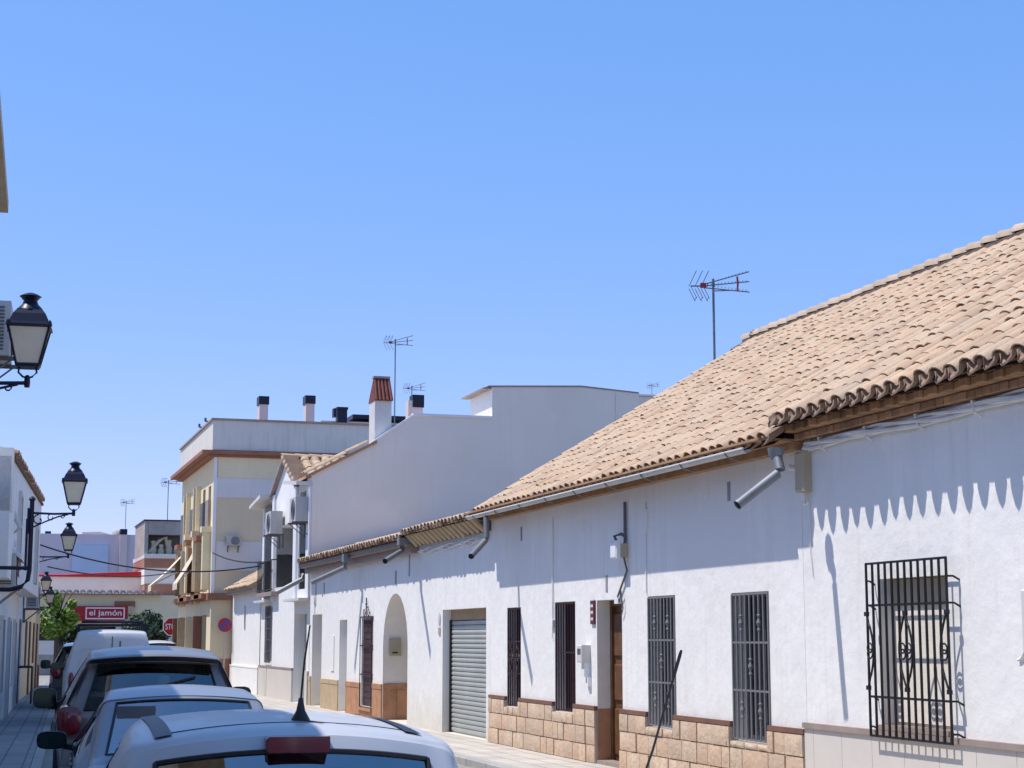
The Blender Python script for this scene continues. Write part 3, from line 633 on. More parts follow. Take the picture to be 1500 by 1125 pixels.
# penthouse block and parapet coping
q = MB(); q.box((13.12, Y5+.003, 7.0), (17.42, Y5+2.2, 8.50)); pe = part(h5, 'penthouse', q, 'white')
q = MB(); q.prism([(13.10, 8.505), (15.70, 8.62), (17.42, 8.51), (17.42, 8.545), (15.70, 8.66), (13.02, 8.545)], 'y', Y5-.02, Y5+2.2); q.box((12.88, Y5+.05, 8.46), (13.10, Y5+2.3, 8.50)); part(pe, 'penthouse_roof', q, 'coping')
q = MB(); q.box((10.9, Y5-.03, 7.63), (13.119, Y5+.2, 7.70)); q.prism([(9.75, 6.79), (10.93, 7.61), (10.93, 7.69), (9.75, 6.87)], 'y', Y5-.02, Y5+.25); part(h5, 'parapet_coping', q, 'white')
q = MB(); q.box((10.95, Y5+.2, 5.4), (13.11, Y5+8, 7.3)); q.box((9.2, Y5+.4, 0), (17.3, Y5+8, 6.0)); part(h5, 'body', q, 'sidewall')
# street front with openings (deep shadowed loggias)
holes = [(46.9, 50.0, 3.15, 4.9, 1.3), (45.0, 46.2, 3.0, 4.95, .7), (50.5, 52.2, 3.05, 5.0, .9), (44.75, 46.65, 0., 2.36, .3), (50.35, 51.3, 1.02, 2.62, .2), (45.05, 46.1, 5.15, 5.62, .25), (50.6, 52.2, 5.2, 5.75, .3)]
wl = MB(); wallmesh(wl, XW, Y5+.002, YE, 0, 5.95, holes); wl.poly([(XW, 46.7, 5.951), (XW, 50.3, 5.951), (XW, 48.4, 6.74)]); part(h5, 'front_wall', wl, 'plaster2')
for i, h in enumerate(holes):
    if i == 3:
        q = MB(); X = XW+.3; q.box((X, h[0], 0), (X+.05, h[1], h[3]))
        for k in range(16): q.box((X-.015, h[0]+.05, .04+k*.142), (X, h[1]-.05, .14+k*.142))
        part(h5, 'garage_door', q, 'shutter'); continue
    if i == 4: wo = window(h5, *h[:4], .2, 'darkpane', 'irongrey'); grille(wo, h[0]-.02, h[1]+.02, h[2]-.02, h[3]+.02, .05, 7, 'irongrey', (.2, .4, .6, .8), .012); continue
    q = MB(); X = XW+h[4]; q.box((X, h[0], h[2]), (X+.05, h[1], h[3])); q.box((X-.06, h[0], h[3]-.7*(i < 3)-.05), (X-.001, h[1], h[3])); wo = part(h5, 'window', q, 'irongrey' if i < 5 else 'darkpane')
    if i < 3:
        q = MB(); q.box((XW+.03, h[1]-.02, h[2]+1.0), (X-.06, h[1]-.003, h[3]-.01)); part(wo, 'side_panel', q, 'fan'); q = MB(); q.box((XW+.04, h[1]-.03, h[2]+.02), (X-.06, h[1]-.004, h[2]+.98)); part(wo, 'side_pane', q, 'darkpane')  # grey panel paints the loggia's shade on the far jamb, dark glazing below
        q = MB(); q.box((X-.03, h[0]+.05, h[2]+.02), (X-.001, h[1]-.05, h[2]+1.15)); part(wo, 'pane', q, 'darkpane')
# balcony with iron rail
q = MB(); q.box((XW-.22, 49.3, 2.92), (XW, 52.1, 3.04)); bo = part(h5, 'balcony', q, 'coping')
q = MB(); X = XW-.20
for k in range(22): q.tube([(X, 49.35+k*.128, 3.04), (X, 49.35+k*.128, 3.95)], .009, 4)
for z in (3.1, 3.95): q.box((X-.015, 49.3, z-.015), (X+.015, 52.1, z+.015))
for yy in (49.32, 52.08): q.box((X, yy-.012, 3.935), (XW, yy+.012, 3.965))
part(bo, 'railing', q, 'iron')
q = MB(); q.box((XW-.05, Y5+.01, 0), (XW, 46.7-2.0, .86)); q.box((XW-.05, 46.66, 0), (XW, 50.9, .84)); q.box((XW-.05, 51.0, 0), (XW, YE-.02, .84)); part(h5, 'plinth', q, 'cream_tile')
q = MB(); q.box((XW-.06, 46.66, .845), (XW, YE, .90)); part(h5, 'plinth_coping', q, 'coping')
# pilasters and ledges on the front
for ya, yb in ((44.37, 44.8), (46.3, 46.75), (50.05, 50.4)): q = MB(); q.box((XW-.06, ya, 2.75), (XW-.001, yb, 5.88)); part(h5, 'pilaster', q, 'white')
for ya, yb, z, d in ((44.36, 46.7, 2.68, .3), (50.4, YE, 2.76, .24)): q = MB(); q.box((XW-d, ya, z), (XW-.001, yb, z+.065)); part(h5, 'ledge', q, 'offwhite')
# gabled roof over the front
ap, zl = (48.5, 6.93), 5.98
def slope(y0, z0, y1, z1, X0, X1, th=.09):
    return [(X0, y0, z0), (X1, y0, z0), (X1, y1, z1), (X0, y1, z1), (X0, y0, z0-th), (X1, y0, z0-th), (X1, y1, z1-th), (X0, y1, z1-th)], [(0, 1, 2, 3), (4, 5, 6, 7), (0, 1, 5, 4), (1, 2, 6, 5), (2, 3, 7, 6), (3, 0, 4, 7)]
u = MB(); u.add(*slope(46.3, 5.90, 48.4, 6.82, XW-.14, 11.2)); u.add(*slope(50.6, 5.88, 48.4, 6.82, XW-.14, 11.2)); ro = part(h5, 'gable_roof', u, 'coping')
cv, pn = MB(), MB(); tiles(cv, pn, (XW+.35, 46.35, 5.90), (1, 0, 0), (0, 2.1, .92), 2.6, 2.2, pitch=.30)
for k in range(6): y_ = 46.4+k*.34; cv.cbox((XW-.15, y_, 5.93+(y_-46.3)*.438), (XW+.30, y_+.38, 5.985+(y_-46.1)*.438), .01)
part(ro, 'roof_tiles', cv, 'rooftile', 50); part(ro, 'pan_tiles', pn, 'roofpan', 50)
rg = MB(); ridge(rg, (XW-.16, 48.4, 6.83), (1, 0, 0), 3.2, .11, .4); part(ro, 'ridge_tiles', rg, 'rooftile', 50)
u = MB(); u.add(*slope(Y5-.02, 5.78, 46.5, 5.98, XW-.42, XW+.02, .10)); u.add(*slope(50.5, 5.92, YE+.1, 5.72, XW-.42, XW+.02, .10)); part(h5, 'eave_slab', u, 'offwhite')
# main slope of the roof behind the gable, its edge showing over the side wall
u = MB(); u.add([(8.0, Y5-.06, 5.93), (9.9, Y5-.06, 6.93), (9.9, Y5+2, 6.93), (8.0, Y5+2, 5.93), (8.0, Y5-.06, 5.85), (9.9, Y5-.06, 6.85), (9.9, Y5+2, 6.85), (8.0, Y5+2, 5.85)], [(0, 1, 2, 3), (4, 5, 6, 7), (0, 1, 5, 4), (1, 2, 6, 5), (2, 3, 7, 6), (3, 0, 4, 7)]); mo_ = part(h5, 'verge', u, 'terracotta')
cv = MB(); tiles(cv, None, (8.0, Y5-.05, 5.95), (0, 1, 0), (1.9, 0, 1.0), .55, 2.1, pitch=.25); part(mo_, 'verge_tiles', cv, 'rooftile', 50)
# chimney with a slanting red tile cap
c0 = atY(547, 645, Y5+.35); c1 = atY(574, 645, Y5+.35); zt = atY(560, 587, Y5+.35).z; zp = atY(560, 553, Y5+.35).z
q = MB(); q.box((c0.x+.02, Y5+.3, 6.3), (c1.x-.03, Y5+1.0, zt)); ch = part(h5, 'chimney', q, 'offwhite')
q = MB(); a, b = c0.x, c1.x
q.add([(a, Y5+.25, zt), (b, Y5+.25, zt), (b, Y5+1.05, zt), (a, Y5+1.05, zt), (a+.03, Y5+.6, zp), (b-.04, Y5+.6, zp)], [(0, 1, 5, 4), (2, 3, 4, 5), (1, 2, 5), (3, 0, 4), (0, 1, 2, 3)])
for k in range(5):
    x = a+.045+(b-a-.09)*k/4; q.tube([(x, Y5+.22, zt), (x+(a+b-2*x)*.06, Y5+.57, zp+.02)], .045, 6)
part(ch, 'chimney_cap', q, 'redtile', 40)
q = MB(); q.box((a+.02, Y5+.5, zp), (b-.03, Y5+.7, zp+.06)); part(ch, 'ridge_cap', q, 'coping')
# dark roof plant and small flue behind
c = atY(611, 600, Y5+1.5); q = MB(); q.box((c.x-.12, Y5+1.4, 7.0), (c.x+.14, Y5+1.7, c.z+.25)); q.box((c.x-.28, Y5+1.38, 7.0), (c.x-.121, Y5+1.7, c.z+.23)); fo = part(h5, 'chimney', q, 'pink', label='slim pink chimney with a dark metal cowl')
q = MB(); q.box((c.x-.16, Y5+1.37, c.z+.05), (c.x+.17, Y5+1.75, c.z+.40)); part(fo, 'cowl', q, 'navyiron')
spout(h5, [W(443, 842, .3), W(443, 848, .32), W(406, 868, .95)], .06)
q = MB(); a = W(455, 770, .05); q.tube([(XW-.06, Y5-.05, 5.6), (XW-.06, Y5-.06, 3.6)], .035, 6); part(h5, 'drain_pipe', q, 'white')
# ============================================================ H5: low lean-to
h6 = thing('lean_to_house', 'small low white lean-to with tiled roof between the townhouse and cream apartment block', 'house', (XW, 55.5, 0))
Y6 = 58.6
sl_ = (W(360, 890).y-.18, W(360, 890).y+.18, 1.95, 2.75, .1)
wl = MB(); wallmesh(wl, XW-.02, YE+.03, Y6, 0, 3.25, [sl_]); wl.quad((XW-.02, Y6, 0), (11, Y6, 0), (11, Y6, 3.2), (XW-.02, Y6, 3.2)); part(h6, 'wall', wl, 'plaster')
q = MB(); q.box((XW+.07, sl_[0], sl_[2]), (XW+.1, sl_[1], sl_[3])); part(h6, 'window', q, 'irongrey')
q = MB(); q.box((XW-.07, YE+.03, 0), (XW-.021, Y6, .78)); q.box((XW-.08, YE+.03, .782), (XW-.021, Y6, .83)); part(h6, 'plinth', q, 'plaster2')
u = MB(); u.add([(XW-.36, YE+.03, 3.26), (XW-.36, Y6-.3, 3.26), (XW+1.6, Y6-.3, 4.35), (XW+1.6, YE+.03, 4.35)], [(0, 1, 2, 3)]); u.box((XW-.28, YE+.03, 3.14), (XW+.0, Y6-.3, 3.22)); ro = part(h6, 'roof', u, 'coping')
cv, pn = MB(), MB(); tiles(cv, pn, (XW-.38, YE+.05, 3.23), (0, 1, 0), (1.96, 0, 1.1), Y6-YE-.4, 2.15); part(ro, 'roof_tiles', cv, 'rooftile', 50); part(ro, 'pan_tiles', pn, 'roofpan', 50)
# ============================================================ H6: cream apartment block
ap_ = thing('apartment_block', 'cream apartment block with grey panels, brown cornice and awnings at the end of the row', 'apartment block', (7.5, 63, 0))
YS, YF = 58.75, 68.6; XF = 7.45
def zS(y): return atY(330, y, YS).z
ws = [(59.5+i*1.55, 60.2+i*1.55, 5.35, 6.95, .25) for i in range(6)]+[(60.0, 61.1, 3.3, 5.0, .3), (62.3, 63.4, 3.3, 5.0, .3), (64.6, 65.7, 3.3, 5.0, .3), (66.6, 67.6, 3.3, 5.0, .3)]+[(59.9, 61.2, 0, 2.5, .3), (62.6, 63.6, 0.9, 2.5, .25), (64.8, 66.2, 0, 2.5, .3), (67, 67.9, .9, 2.5, .25)]
wl = MB(); wallmesh(wl, XF, YS, YF, 0, 7.9, ws); wl.quad((XF, YF, 0), (16, YF, 0), (16, YF, 7.9), (XF, YF, 7.9)); part(ap_, 'front_wall', wl, 'cream')
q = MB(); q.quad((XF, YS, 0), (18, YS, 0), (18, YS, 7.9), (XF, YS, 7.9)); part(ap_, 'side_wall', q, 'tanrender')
zz = [(7.15, 7.86, 'cream', XF+.12, 13.), (zS(729), 7.145, 'creamgrey', XF+.0, 9.9), (zS(836), zS(793), 'creamgrey', XF+.12, 13.), (zS(938), zS(884), 'creamgrey', XF+.9, 8.6)]
for a, b, m_, xa, xb in zz:
    q = MB(); q.box((xa, YS-.03, a), (xb, YS-.002, b)); part(ap_, 'wall_panel', q, m_)
q = MB(); q.box((XF-.02, YS-.035, 3.15), (XF+.09, YS-.002, 7.85)); part(ap_, 'corner_strip', q, 'white')
q = MB(); q.box((XF+.001, YS-.05, 0), (10, YS-.002, 1.0)); q.box((XF-.06, YS+.0, 0), (XF-.001, 59.9, .6)); part(ap_, 'plinth', q, 'cornice')
q = MB(); q.box((XF-.45, YS-.22, 7.95), (16, YF+.3, 8.08)); q.box((XF-.20, YS-.10, 7.86), (15.9, YF+.1, 7.949)); part(ap_, 'cornice', q, 'cornice')
q = MB(); q.box((XF-.10, YS-.12, 8.101), (15.6, YF, 9.12)); pr = part(ap_, 'parapet', q, 'parapet')
q = MB(); q.box((XF-.16, YS-.18, 9.121), (15.7, YF+.05, 9.19)); part(pr, 'parapet_coping', q, 'coping')
q = MB(); q.box((XF-.14, YS-.14, 2.98), (15, YF+.1, 3.22)); q.box((XF-.3, YS+.3, 3.05), (XF-.141, YF, 3.2)); part(ap_, 'string_course', q, 'cornice')
for i, h in enumerate(ws):
    q = MB(); X = XF+h[4]; q.box((X-.06, h[0], h[2]), (X+.04, h[0]+.08, h[3])); q.box((X-.06, h[1]-.08, h[2]), (X+.04, h[1], h[3])); q.box((X-.06, h[0]+.08, h[3]-.08), (X+.04, h[1]-.08, h[3])); wo = part(ap_, 'window', q, 'wood')
    q = MB(); q.box((X-.01, h[0]+.08, h[2]), (X+.03, h[1]-.08, h[3]-.08)); part(wo, 'pane', q, 'darkpane' if i % 3 else 'blind')
    if i in (1, 3, 5, 6, 8):
        q = MB(); q.box((XF-.30, h[0]-.15, h[2]-.24), (XF-.001, h[1]+.15, h[2]-.06)); part(wo, 'window_ledge', q, 'cornice')
    if i > 5:
        q = MB(); q.box((XF-.30, h[1]-.03, h[2]+.02), (XF-.002, h[1]+.03, h[3]-.03)); part(wo, 'shutter', q, ('tan_tile', 'cornice', 'cream')[i % 3])
    if i in (0, 1, 3, 5):
        q = MB(); q.box((XF-.10, h[0]-.04, h[2]-.05), (XF-.002, h[1]+.04, h[2]+1.1)); part(wo, 'blind', q, 'irongrey' if i % 2 else 'coping')
    if i in (2, 4, 7, 9):
        q = MB(); q.box((XF-.16, h[0]-.14, h[2]-.4), (XF-.001, h[0]-.01, h[3]+.2)); q.box((XF-.16, h[1]+.01, h[2]-.4), (XF-.001, h[1]+.14, h[3]+.2)); part(wo, 'window_surround', q, 'cream')
q = MB()
for ya in (59.2, 62.0, 64.2): q.box((XF-.28, ya, 3.35), (XF-.001, ya+.28, 5.3)); q.box((XF-.34, ya-.08, 5.301), (XF-.001, ya+.36, 5.5))
part(ap_, 'pilaster', q, 'cream')
def awn(Y0, Y1, ztop, dz, dout, label):
    t = thing('awning', label, 'awning', (XF, (Y0+Y1)/2, ztop)); q = MB()
    n = 6; vs = []
    for i in range(n+1):
        s = i/n; vs += [(XF-.05-dout*s, Y0, ztop-dz*s-.08*math.sin(PI*s)), (XF-.05-dout*s, Y1, ztop-dz*s-.08*math.sin(PI*s))]
    q.add(vs+[V(p)-V((0, 0, .02)) for p in vs], [(2*i, 2*i+1, 2*i+3, 2*i+2) for i in range(n)]+[(2*n+2+2*i, 2*n+3+2*i, 2*n+5+2*i, 2*n+4+2*i) for i in range(n)]); part(t, 'canvas', q, 'awning')
    q = MB(); q.quad((XF-.05-dout, Y0, ztop-dz), (XF-.05-dout, Y1, ztop-dz), (XF-.05-dout, Y1, ztop-dz-.22), (XF-.05-dout, Y0, ztop-dz-.22)); part(t, 'valance', q, 'awning')
    q = MB()
    for yy in (Y0+.1, Y1-.1): q.tube([(XF-.02, yy, ztop-.6), (XF-.05-dout, yy, ztop-dz-.02)], .02, 5)
    q.tube([(XF-.06, Y0, ztop+.03), (XF-.06, Y1, ztop+.03)], .06, 8); part(t, 'awning_arm', q, 'offwhite')
awn(62.1, 63.6, 5.0, 1.35, .75, 'pale canvas awning pulled low over the middle first-floor window of the cream apartment block')
awn(66.5, 67.8, 4.95, 1.25, 1.25, 'pale canvas awning reaching furthest out, at the far end of the cream apartment block')
# chimneys on its roof
for i, (px0, px1, yt, yc) in enumerate(((379, 394, 580, 592), (447, 462, 579, 591))):
    a, b = atY(px0, 600, YS+2), atY(px1, 600, YS+2); zt = atY(px0, yt, YS+2).z; zc_ = atY(px0, yc, YS+2).z
    q = MB(); q.box((a.x+.03, YS+2, 8.6), (b.x-.03, YS+2.5, zc_)); ch = part(ap_, 'chimney', q, 'pink')
    q = MB(); q.box((a.x, YS+1.97, zc_), (b.x, YS+2.53, zt)); part(ch, 'cowl', q, 'navyiron')
a, b = atY(470, 618, YS+5), atY(600, 618, YS+5); q = MB(); q.box((a.x, YS+5, 8.9), (b.x, YS+9, atY(500, 617, YS+5).z)); pk = part(ap_, 'roof_room', q, 'pink')
zt = atY(500, 612, YS+5).z; q = MB(); q.box((atY(516, 612, YS+5).x, YS+4.9, zt-.02), (b.x, YS+9.1, zt+.14)); part(pk, 'roof_edge', q, 'navyiron')
q = MB(); c0, c1 = atY(494, 600, YS+4.9), atY(508, 597, YS+4.9); q.box((c0.x, YS+4.8, 9.2), (c1.x, YS+5.2, c0.z)); q.box((c0.x-.03, YS+4.77, c0.z), (c1.x+.03, YS+5.23, c1.z)); q.box((c0.x-.16, YS+4.8, c0.z-.3), (c0.x-.05, YS+5.1, c1.z-.06)); part(pk, 'chimney', q, 'navyiron')
# small vents along the street parapet
q = MB()
for yy in (61.6, 63.4): q.tube([(XF+.1, yy, 9.1), (XF+.1, yy, 9.42), (XF-.02, yy-.1, 9.44), (XF-.02, yy-.1, 9.55)], .045, 6)
part(pr, 'vent_pipe', q, 'irongrey')
# ============================================================ end of the street
def bY(x0, y0, x1, y1, Y):
    a, b = atY(x0, y1, Y), atY(x1, y0, Y); return a.x, b.x, a.z, b.z
YM = 92.
sm = thing('shop_building', 'low cream supermarket with a tile eave and long dark shopfront closing the street', 'shop', (1, YM, 0))
x0, x1, _, zt = bY(40, 872, 236, 950, YM)
q = MB(); q.box((x0-6, YM, 2.3), (x1+3, YM+8, zt)); part(sm, 'wall', q, 'cream')
q = MB(); q.box((x0-6, YM+.3, -.1), (x1+8, YM+.4, 2.298)); part(sm, 'shopfront', q, 'darkpane')
q = MB()
for k in range(7): q.box((x0-6+k*2.6, YM+.05, -.1), (x0-5.7+k*2.6, YM+.299, 2.298))
part(sm, 'pillar', q, 'offwhite')
q = MB(); _, _, za, zb = bY(100, 882, 180, 889, YM); q.box((atY(168, 885, YM).x, YM-.1, za), (atY(195, 885, YM).x+.1, YM-.002, zb+.05)); part(sm, 'beam', q, 'cornice')
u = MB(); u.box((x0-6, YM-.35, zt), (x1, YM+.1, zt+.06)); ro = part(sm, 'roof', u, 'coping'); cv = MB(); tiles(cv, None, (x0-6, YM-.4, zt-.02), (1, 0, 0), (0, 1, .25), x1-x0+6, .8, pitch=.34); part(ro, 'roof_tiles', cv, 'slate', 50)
x0, x1, za, zb = bY(105, 888, 187, 909, YM-.3)
sg = thing('shop_sign', 'red supermarket sign board lettered in white above the shopfront', 'sign', (x0, YM-.3, za))
q = MB(); q.box((x0, YM-.3, za), (x1, YM-.05, zb)); part(sg, 'board', q, 'signred')
fx0, fx1, fz0, fz1 = bY(125, 890, 183, 907, YM-.31); t_ = .06
q = MB(); yb_ = YM-.325
for (a, b, c, d) in ((fx0, fx1, fz0, fz0+t_), (fx0, fx1, fz1-t_, fz1), (fx0, fx0+t_, fz0+t_, fz1-t_), (fx1-t_, fx1, fz0+t_, fz1-t_)): q.box((a, yb_, c), (b, YM-.301, d))
part(sg, 'border', q, 'signwhite')
def letters(body, x0, x1, z0, z1, Y, par, mat, name='lettering', flip=False):
    cu = bpy.data.curves.new('txt', 'FONT'); cu.body = body; cu.extrude = .0; cu.align_x = 'LEFT'
    cu.offset = .012
    to = bpy.data.objects.new('txt', cu); COL.objects.link(to); bpy.context.view_layer.update()
    dg = bpy.context.evaluated_depsgraph_get(); me = bpy.data.meshes.new_from_object(to.evaluated_get(dg)); bpy.data.objects.remove(to)
    xs = [v.co.x for v in me.vertices]; ys = [v.co.y for v in me.vertices]; m = MB()
    vs = [(x0+(v.co.x-min(xs))/(max(xs)-min(xs))*(x1-x0), Y, z0+(v.co.y-min(ys))/(max(ys)-min(ys))*(z1-z0)) for v in me.vertices]
    m.add(vs, [tuple(p.vertices) for p in me.polygons]); return part(par, name, m, mat)
letters('el jamón', fx0+.18, fx1-.16, fz0+.10, fz1-.12, yb_-.004, sg, 'signwhite')
q = MB(); q.box((x1+.02, YM-.3, za), (x1+.3, YM-.01, zb)); part(sg, 'side_return', q, 'tan_tile')
# white set back volume with red roof edge
wv = thing('white_building', 'plain white building with a red sloping roof edge above the supermarket', 'building', (1, 96, 0))
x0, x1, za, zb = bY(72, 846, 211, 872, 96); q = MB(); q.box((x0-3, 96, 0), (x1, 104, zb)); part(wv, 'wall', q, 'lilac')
q = MB(); x0b = atY(95, 846, 96).x; q.add([(x0-3, 95.9, zb), (x1, 95.9, zb), (x1, 95.9, zb+.32), (atY(150, 840, 96).x, 95.9, zb+.22), (x0b, 95.9, zb+.1), (x0-3, 95.9, zb+.08)]+[(x0-3, 100, zb), (x1, 100, zb), (x1, 100, zb+.4), (atY(150, 840, 96).x, 100, zb+.4), (x0b, 100, zb+.3), (x0-3, 100, zb+.3)], [(0, 1, 2, 3, 4, 5), (11, 10, 9, 8, 7, 6), (2, 3, 9, 8), (3, 4, 10, 9), (4, 5, 11, 10), (1, 2, 8, 7)]); part(wv, 'roof', q, 'signred')
# pink block far behind
pb = thing('apartment_block', 'pinkish flat-roofed block with a pale blue wall rising behind the supermarket', 'building', (0, 112, 0))
x0, x1, za, zb = bY(57, 784, 213, 860, 112); q = MB(); q.box((x0-6, 112, 0), (x1+4, 122, zb)); part(pb, 'wall', q, 'lilac')
q = MB(); a = bY(105, 798, 159, 842, 111.9); q.box((a[0], 111.85, a[2]), (a[1], 111.998, a[3])); part(pb, 'blue_wall', q, 'bluewall')
a = bY(119, 780, 171, 797, 113); q = MB(); q.prism([(a[0], a[2]-.3), (a[1], a[2]-.3), (a[1], a[3]-.25), (a[0]+1.1, a[3]), (a[0], a[3]-.05)], 'y', 112.5, 118); ph_ = part(pb, 'roof_room', q, 'pink')
q = MB(); a = bY(137, 789, 150, 797, 112.45); q.box((a[0], 112.44, a[2]), (a[1], 112.49, a[3])); part(ph_, 'door', q, 'creamgrey')
a = bY(175, 780, 186, 800, 112); q = MB(); q.box((a[0], 111.7, a[2]-2), (a[1], 112.4, a[3]-.15)); ch = part(pb, 'chimney', q, 'pink'); q = MB(); q.box((a[0], 111.68, a[3]-.15), (a[1], 112.42, a[3]+.2)); part(ch, 'cowl', q, 'navyiron')
a = bY(66, 778, 75, 786, 112); q = MB(); q.box((a[0], 112.1, a[2]), (a[1], 112.5, a[3])); part(pb, 'chimney', q, 'navyiron')
q = MB(); zr = atY(190, 792, 112).z
for k in range(9): xx = atY(187+k*2.6, 790, 112).x; q.tube([(xx, 112.1, zb), (xx, 112.1, zr+.35)], .03, 4)
q.tube([(atY(186, 790, 112).x, 112.1, zr+.35), (atY(211, 790, 112).x, 112.1, zr+.35)], .04, 4); part(pb, 'roof_railing', q, 'irongrey')
q = MB(); q.tube([(atY(178, 800, 111.8).x, 111.75, zb-.5), (atY(178, 800, 111.8).x, 111.75, zb-5)], .05, 5); part(pb, 'drain_pipe', q, 'lilac')
# terracotta banded building
tb = thing('apartment_block', 'terracotta-banded building with a concrete roof terrace, left of the cream apartment block', 'building', (5, 94, 0))
YT = 94.
def band(y0, y1, mat, name, dd=0., xa=211, xb=272):
    x0, x1, za, zb = bY(xa, y0, xb, y1, YT); q = MB(); q.box((x0, YT-dd, za), (x1+2, YT+7, zb)); return part(tb, name, q, mat)
band(889, 960, 'bluewall', 'ground_floor'); band(877, 888.7, 'cream', 'lintel', .02); band(856, 876.7, 'terraband', 'lower_band', .05); band(832, 855.7, 'creamgrey', 'wall'); band(818, 831.7, 'terraband', 'upper_band', .05); band(812, 817.7, 'offwhite', 'terrace_edge', .12)
x0, x1, za, zb = bY(211, 764, 272, 812, YT); zm = atY(230, 801, YT).z; zq = atY(230, 783, YT).z
q = MB(); q.box((x0, YT+2.2, za), (x1+2, YT+6, zb)); q.box((x0, YT, za), (x0+.2, YT+2.2, zb)); q.box((x0+.201, YT-.02, zq), (x1+2, YT+2.199, zb)); part(tb, 'terrace_wall', q, 'concrete')
q = MB(); q.box((x0-.06, YT-.08, zb), (x1+2, YT+6, zb+.07)); part(tb, 'roof_edge', q, 'navyiron')
# laundry and chairs heaped on the terrace
tj = MB()
for k in range(5):
    xx = x0+.5+k*.42; hh = .35+.45*abs(math.sin(k*1.7+1)); tj.lathe([(.16, 0), (.2, hh*.4), (.11, hh*.7), (.15, hh), (.03, hh+.05)], (xx, YT+.3, za), 8)
tj.tube([(x0+.25, YT+.2, za+.1), (x0+.8, YT+.25, za+.75), (x0+1.15, YT+.3, za+.95), (x0+1.3, YT+.3, za+.2)], .10, 6)
single('terrace_pots', 'row of pale stone pots and arch on the concrete roof terrace', 'pots', tj, 'boxbeige', (x0, YT, za), smooth=40)
# ============================================================ street signs
def nx(px, py, Y): return atY(px, py, Y)
c = nx(252, 918, 72); sp = thing('stop_sign', 'red octagonal stop sign half hidden by the cream apartment block', 'sign', (c.x, 72, 0))
q = MB(); q.lathe([(.40, -.01), (.40, .01)], (0, 0, 0), 8, 'y', 1., PI/8); q.v = [p+V((c.x, 72, c.z)) for p in q.v]; part(sp, 'rim', q, 'signwhite')
q = MB(); q.lathe([(.36, -.016), (.36, -.011)], (0, 0, 0), 8, 'y', 1., PI/8); q.v = [p+V((c.x, 72, c.z)) for p in q.v]; part(sp, 'plate', q, 'signred')
letters('STOP', c.x-.27, c.x+.27, c.z-.12, c.z+.12, 71.98, sp, 'signwhite')
q = MB(); q.tube([(c.x, 72.04, -.1), (c.x, 72.04, c.z+.2)], .03, 8); part(sp, 'post', q, 'galv')
c = nx(329.5, 915.5, 58.3); sp = thing('no_parking_sign', 'round blue and red no parking sign on a pole before the cream apartment block', 'sign', (c.x, 58.3, 0))
def disc(r0, r1, y, mat, name):
    q = MB(); n = 28
    for k in range(n):
        a, b = 2*PI*k/n, 2*PI*(k+1)/n
        q.quad((c.x+r0*math.cos(a), y, c.z+r0*math.sin(a)), (c.x+r1*math.cos(a), y, c.z+r1*math.sin(a)), (c.x+r1*math.cos(b), y, c.z+r1*math.sin(b)), (c.x+r0*math.cos(b), y, c.z+r0*math.sin(b)))
    return part(sp, name, q, mat)
q = MB(); q.lathe([(.235, -.012), (.235, .012)], (0, 0, 0), 28, 'y'); q.v = [p+V((c.x, 58.3, c.z)) for p in q.v]; part(sp, 'plate', q, 'signblue')
disc(.17, .232, 58.284, 'signred', 'ring'); q = MB(); s = .15; w_ = .03
q.quad((c.x-s-w_, 58.2835, c.z+s-w_), (c.x-s+w_, 58.2835, c.z+s+w_), (c.x+s+w_, 58.2835, c.z-s+w_), (c.x+s-w_, 58.2835, c.z-s-w_)); part(sp, 'slash', q, 'signred')
q = MB(); q.tube([(c.x, 58.34, 0), (c.x, 58.34, c.z+.15)], .025, 8); part(sp, 'post', q, 'galv')
# ============================================================ LEFT ROW
la = thing('townhouse', 'house at the left edge showing only the tan timbered underside of its eave', 'house', (-1.3, 4, 0), True)
VE = 9.4; ce = atV(12, 312, VE)
q = MB(); q.box((-7, -8, 0), (-1.3, VE, ce.z+.1)); part(la, 'wall', q, 'plaster2')
e2_ = atV(0, 160, VE*.8); gu = (ce.x-e2_.x)/(VE*.2)
def ue(v): return ce.x+gu*(v-VE)
q = MB(); q.prism([(-7, -8), (ue(-8)*.0+ue(0), -8), (ue(0), 0), (ue(VE), VE), (-7, VE)], 'z', ce.z, ce.z+.06); q.prism([(-7, -8), (ue(0)-.03, -8), (ue(0)-.03, 0), (ue(VE)-.03, VE-.05), (-7, VE-.05)], 'z', ce.z+.061, ce.z+.12); q.box((-1.29, VE-.14, ce.z-.13), (ce.x-.16, VE, ce.z-.001)); ev = part(la, 'eave', q, 'tan_tile')
q = MB()
for k in range(30): q.box((-1.299, -7.8+k*.58, ce.z-.06), (ce.x-.14, -7.72+k*.58, ce.z-.001))
part(ev, 'rafter', q, 'wood')
lb = thing('townhouse', 'plain white house with flat cornice just beyond the timbered eave at the left edge', 'house', (-1.25, 17, 0), True)
q = MB(); q.box((-7, VE+.02, 0), (-1.25, 22, 5.15)); q.box((-7, VE+.02, 5.151), (-1.14, 22.0, 5.3)); part(lb, 'wall', q, 'plaster2')
for i, (a, b, z0, z1) in enumerate(((13.5, 14.5, 0, 2.2), (16, 17, .8, 2.2), (19.5, 20.5, .8, 2.2), (13.5, 14.5, 3.3, 4.8), (16, 17, 3.3, 4.8), (19.5, 20.5, 3.3, 4.8))):
    q = MB(); q.box((-1.249, a, z0), (-1.22, b, z1)); part(lb, 'window' if i else 'door', q, 'irongrey')
lc = thing('townhouse', 'low white house set back behind the hanging lanterns on the left', 'house', (-1.6, 26, 0), True)
q = MB(); q.box((-7, 22.02, 0), (-1.6, 31, 4.3)); part(lc, 'wall', q, 'plaster2')
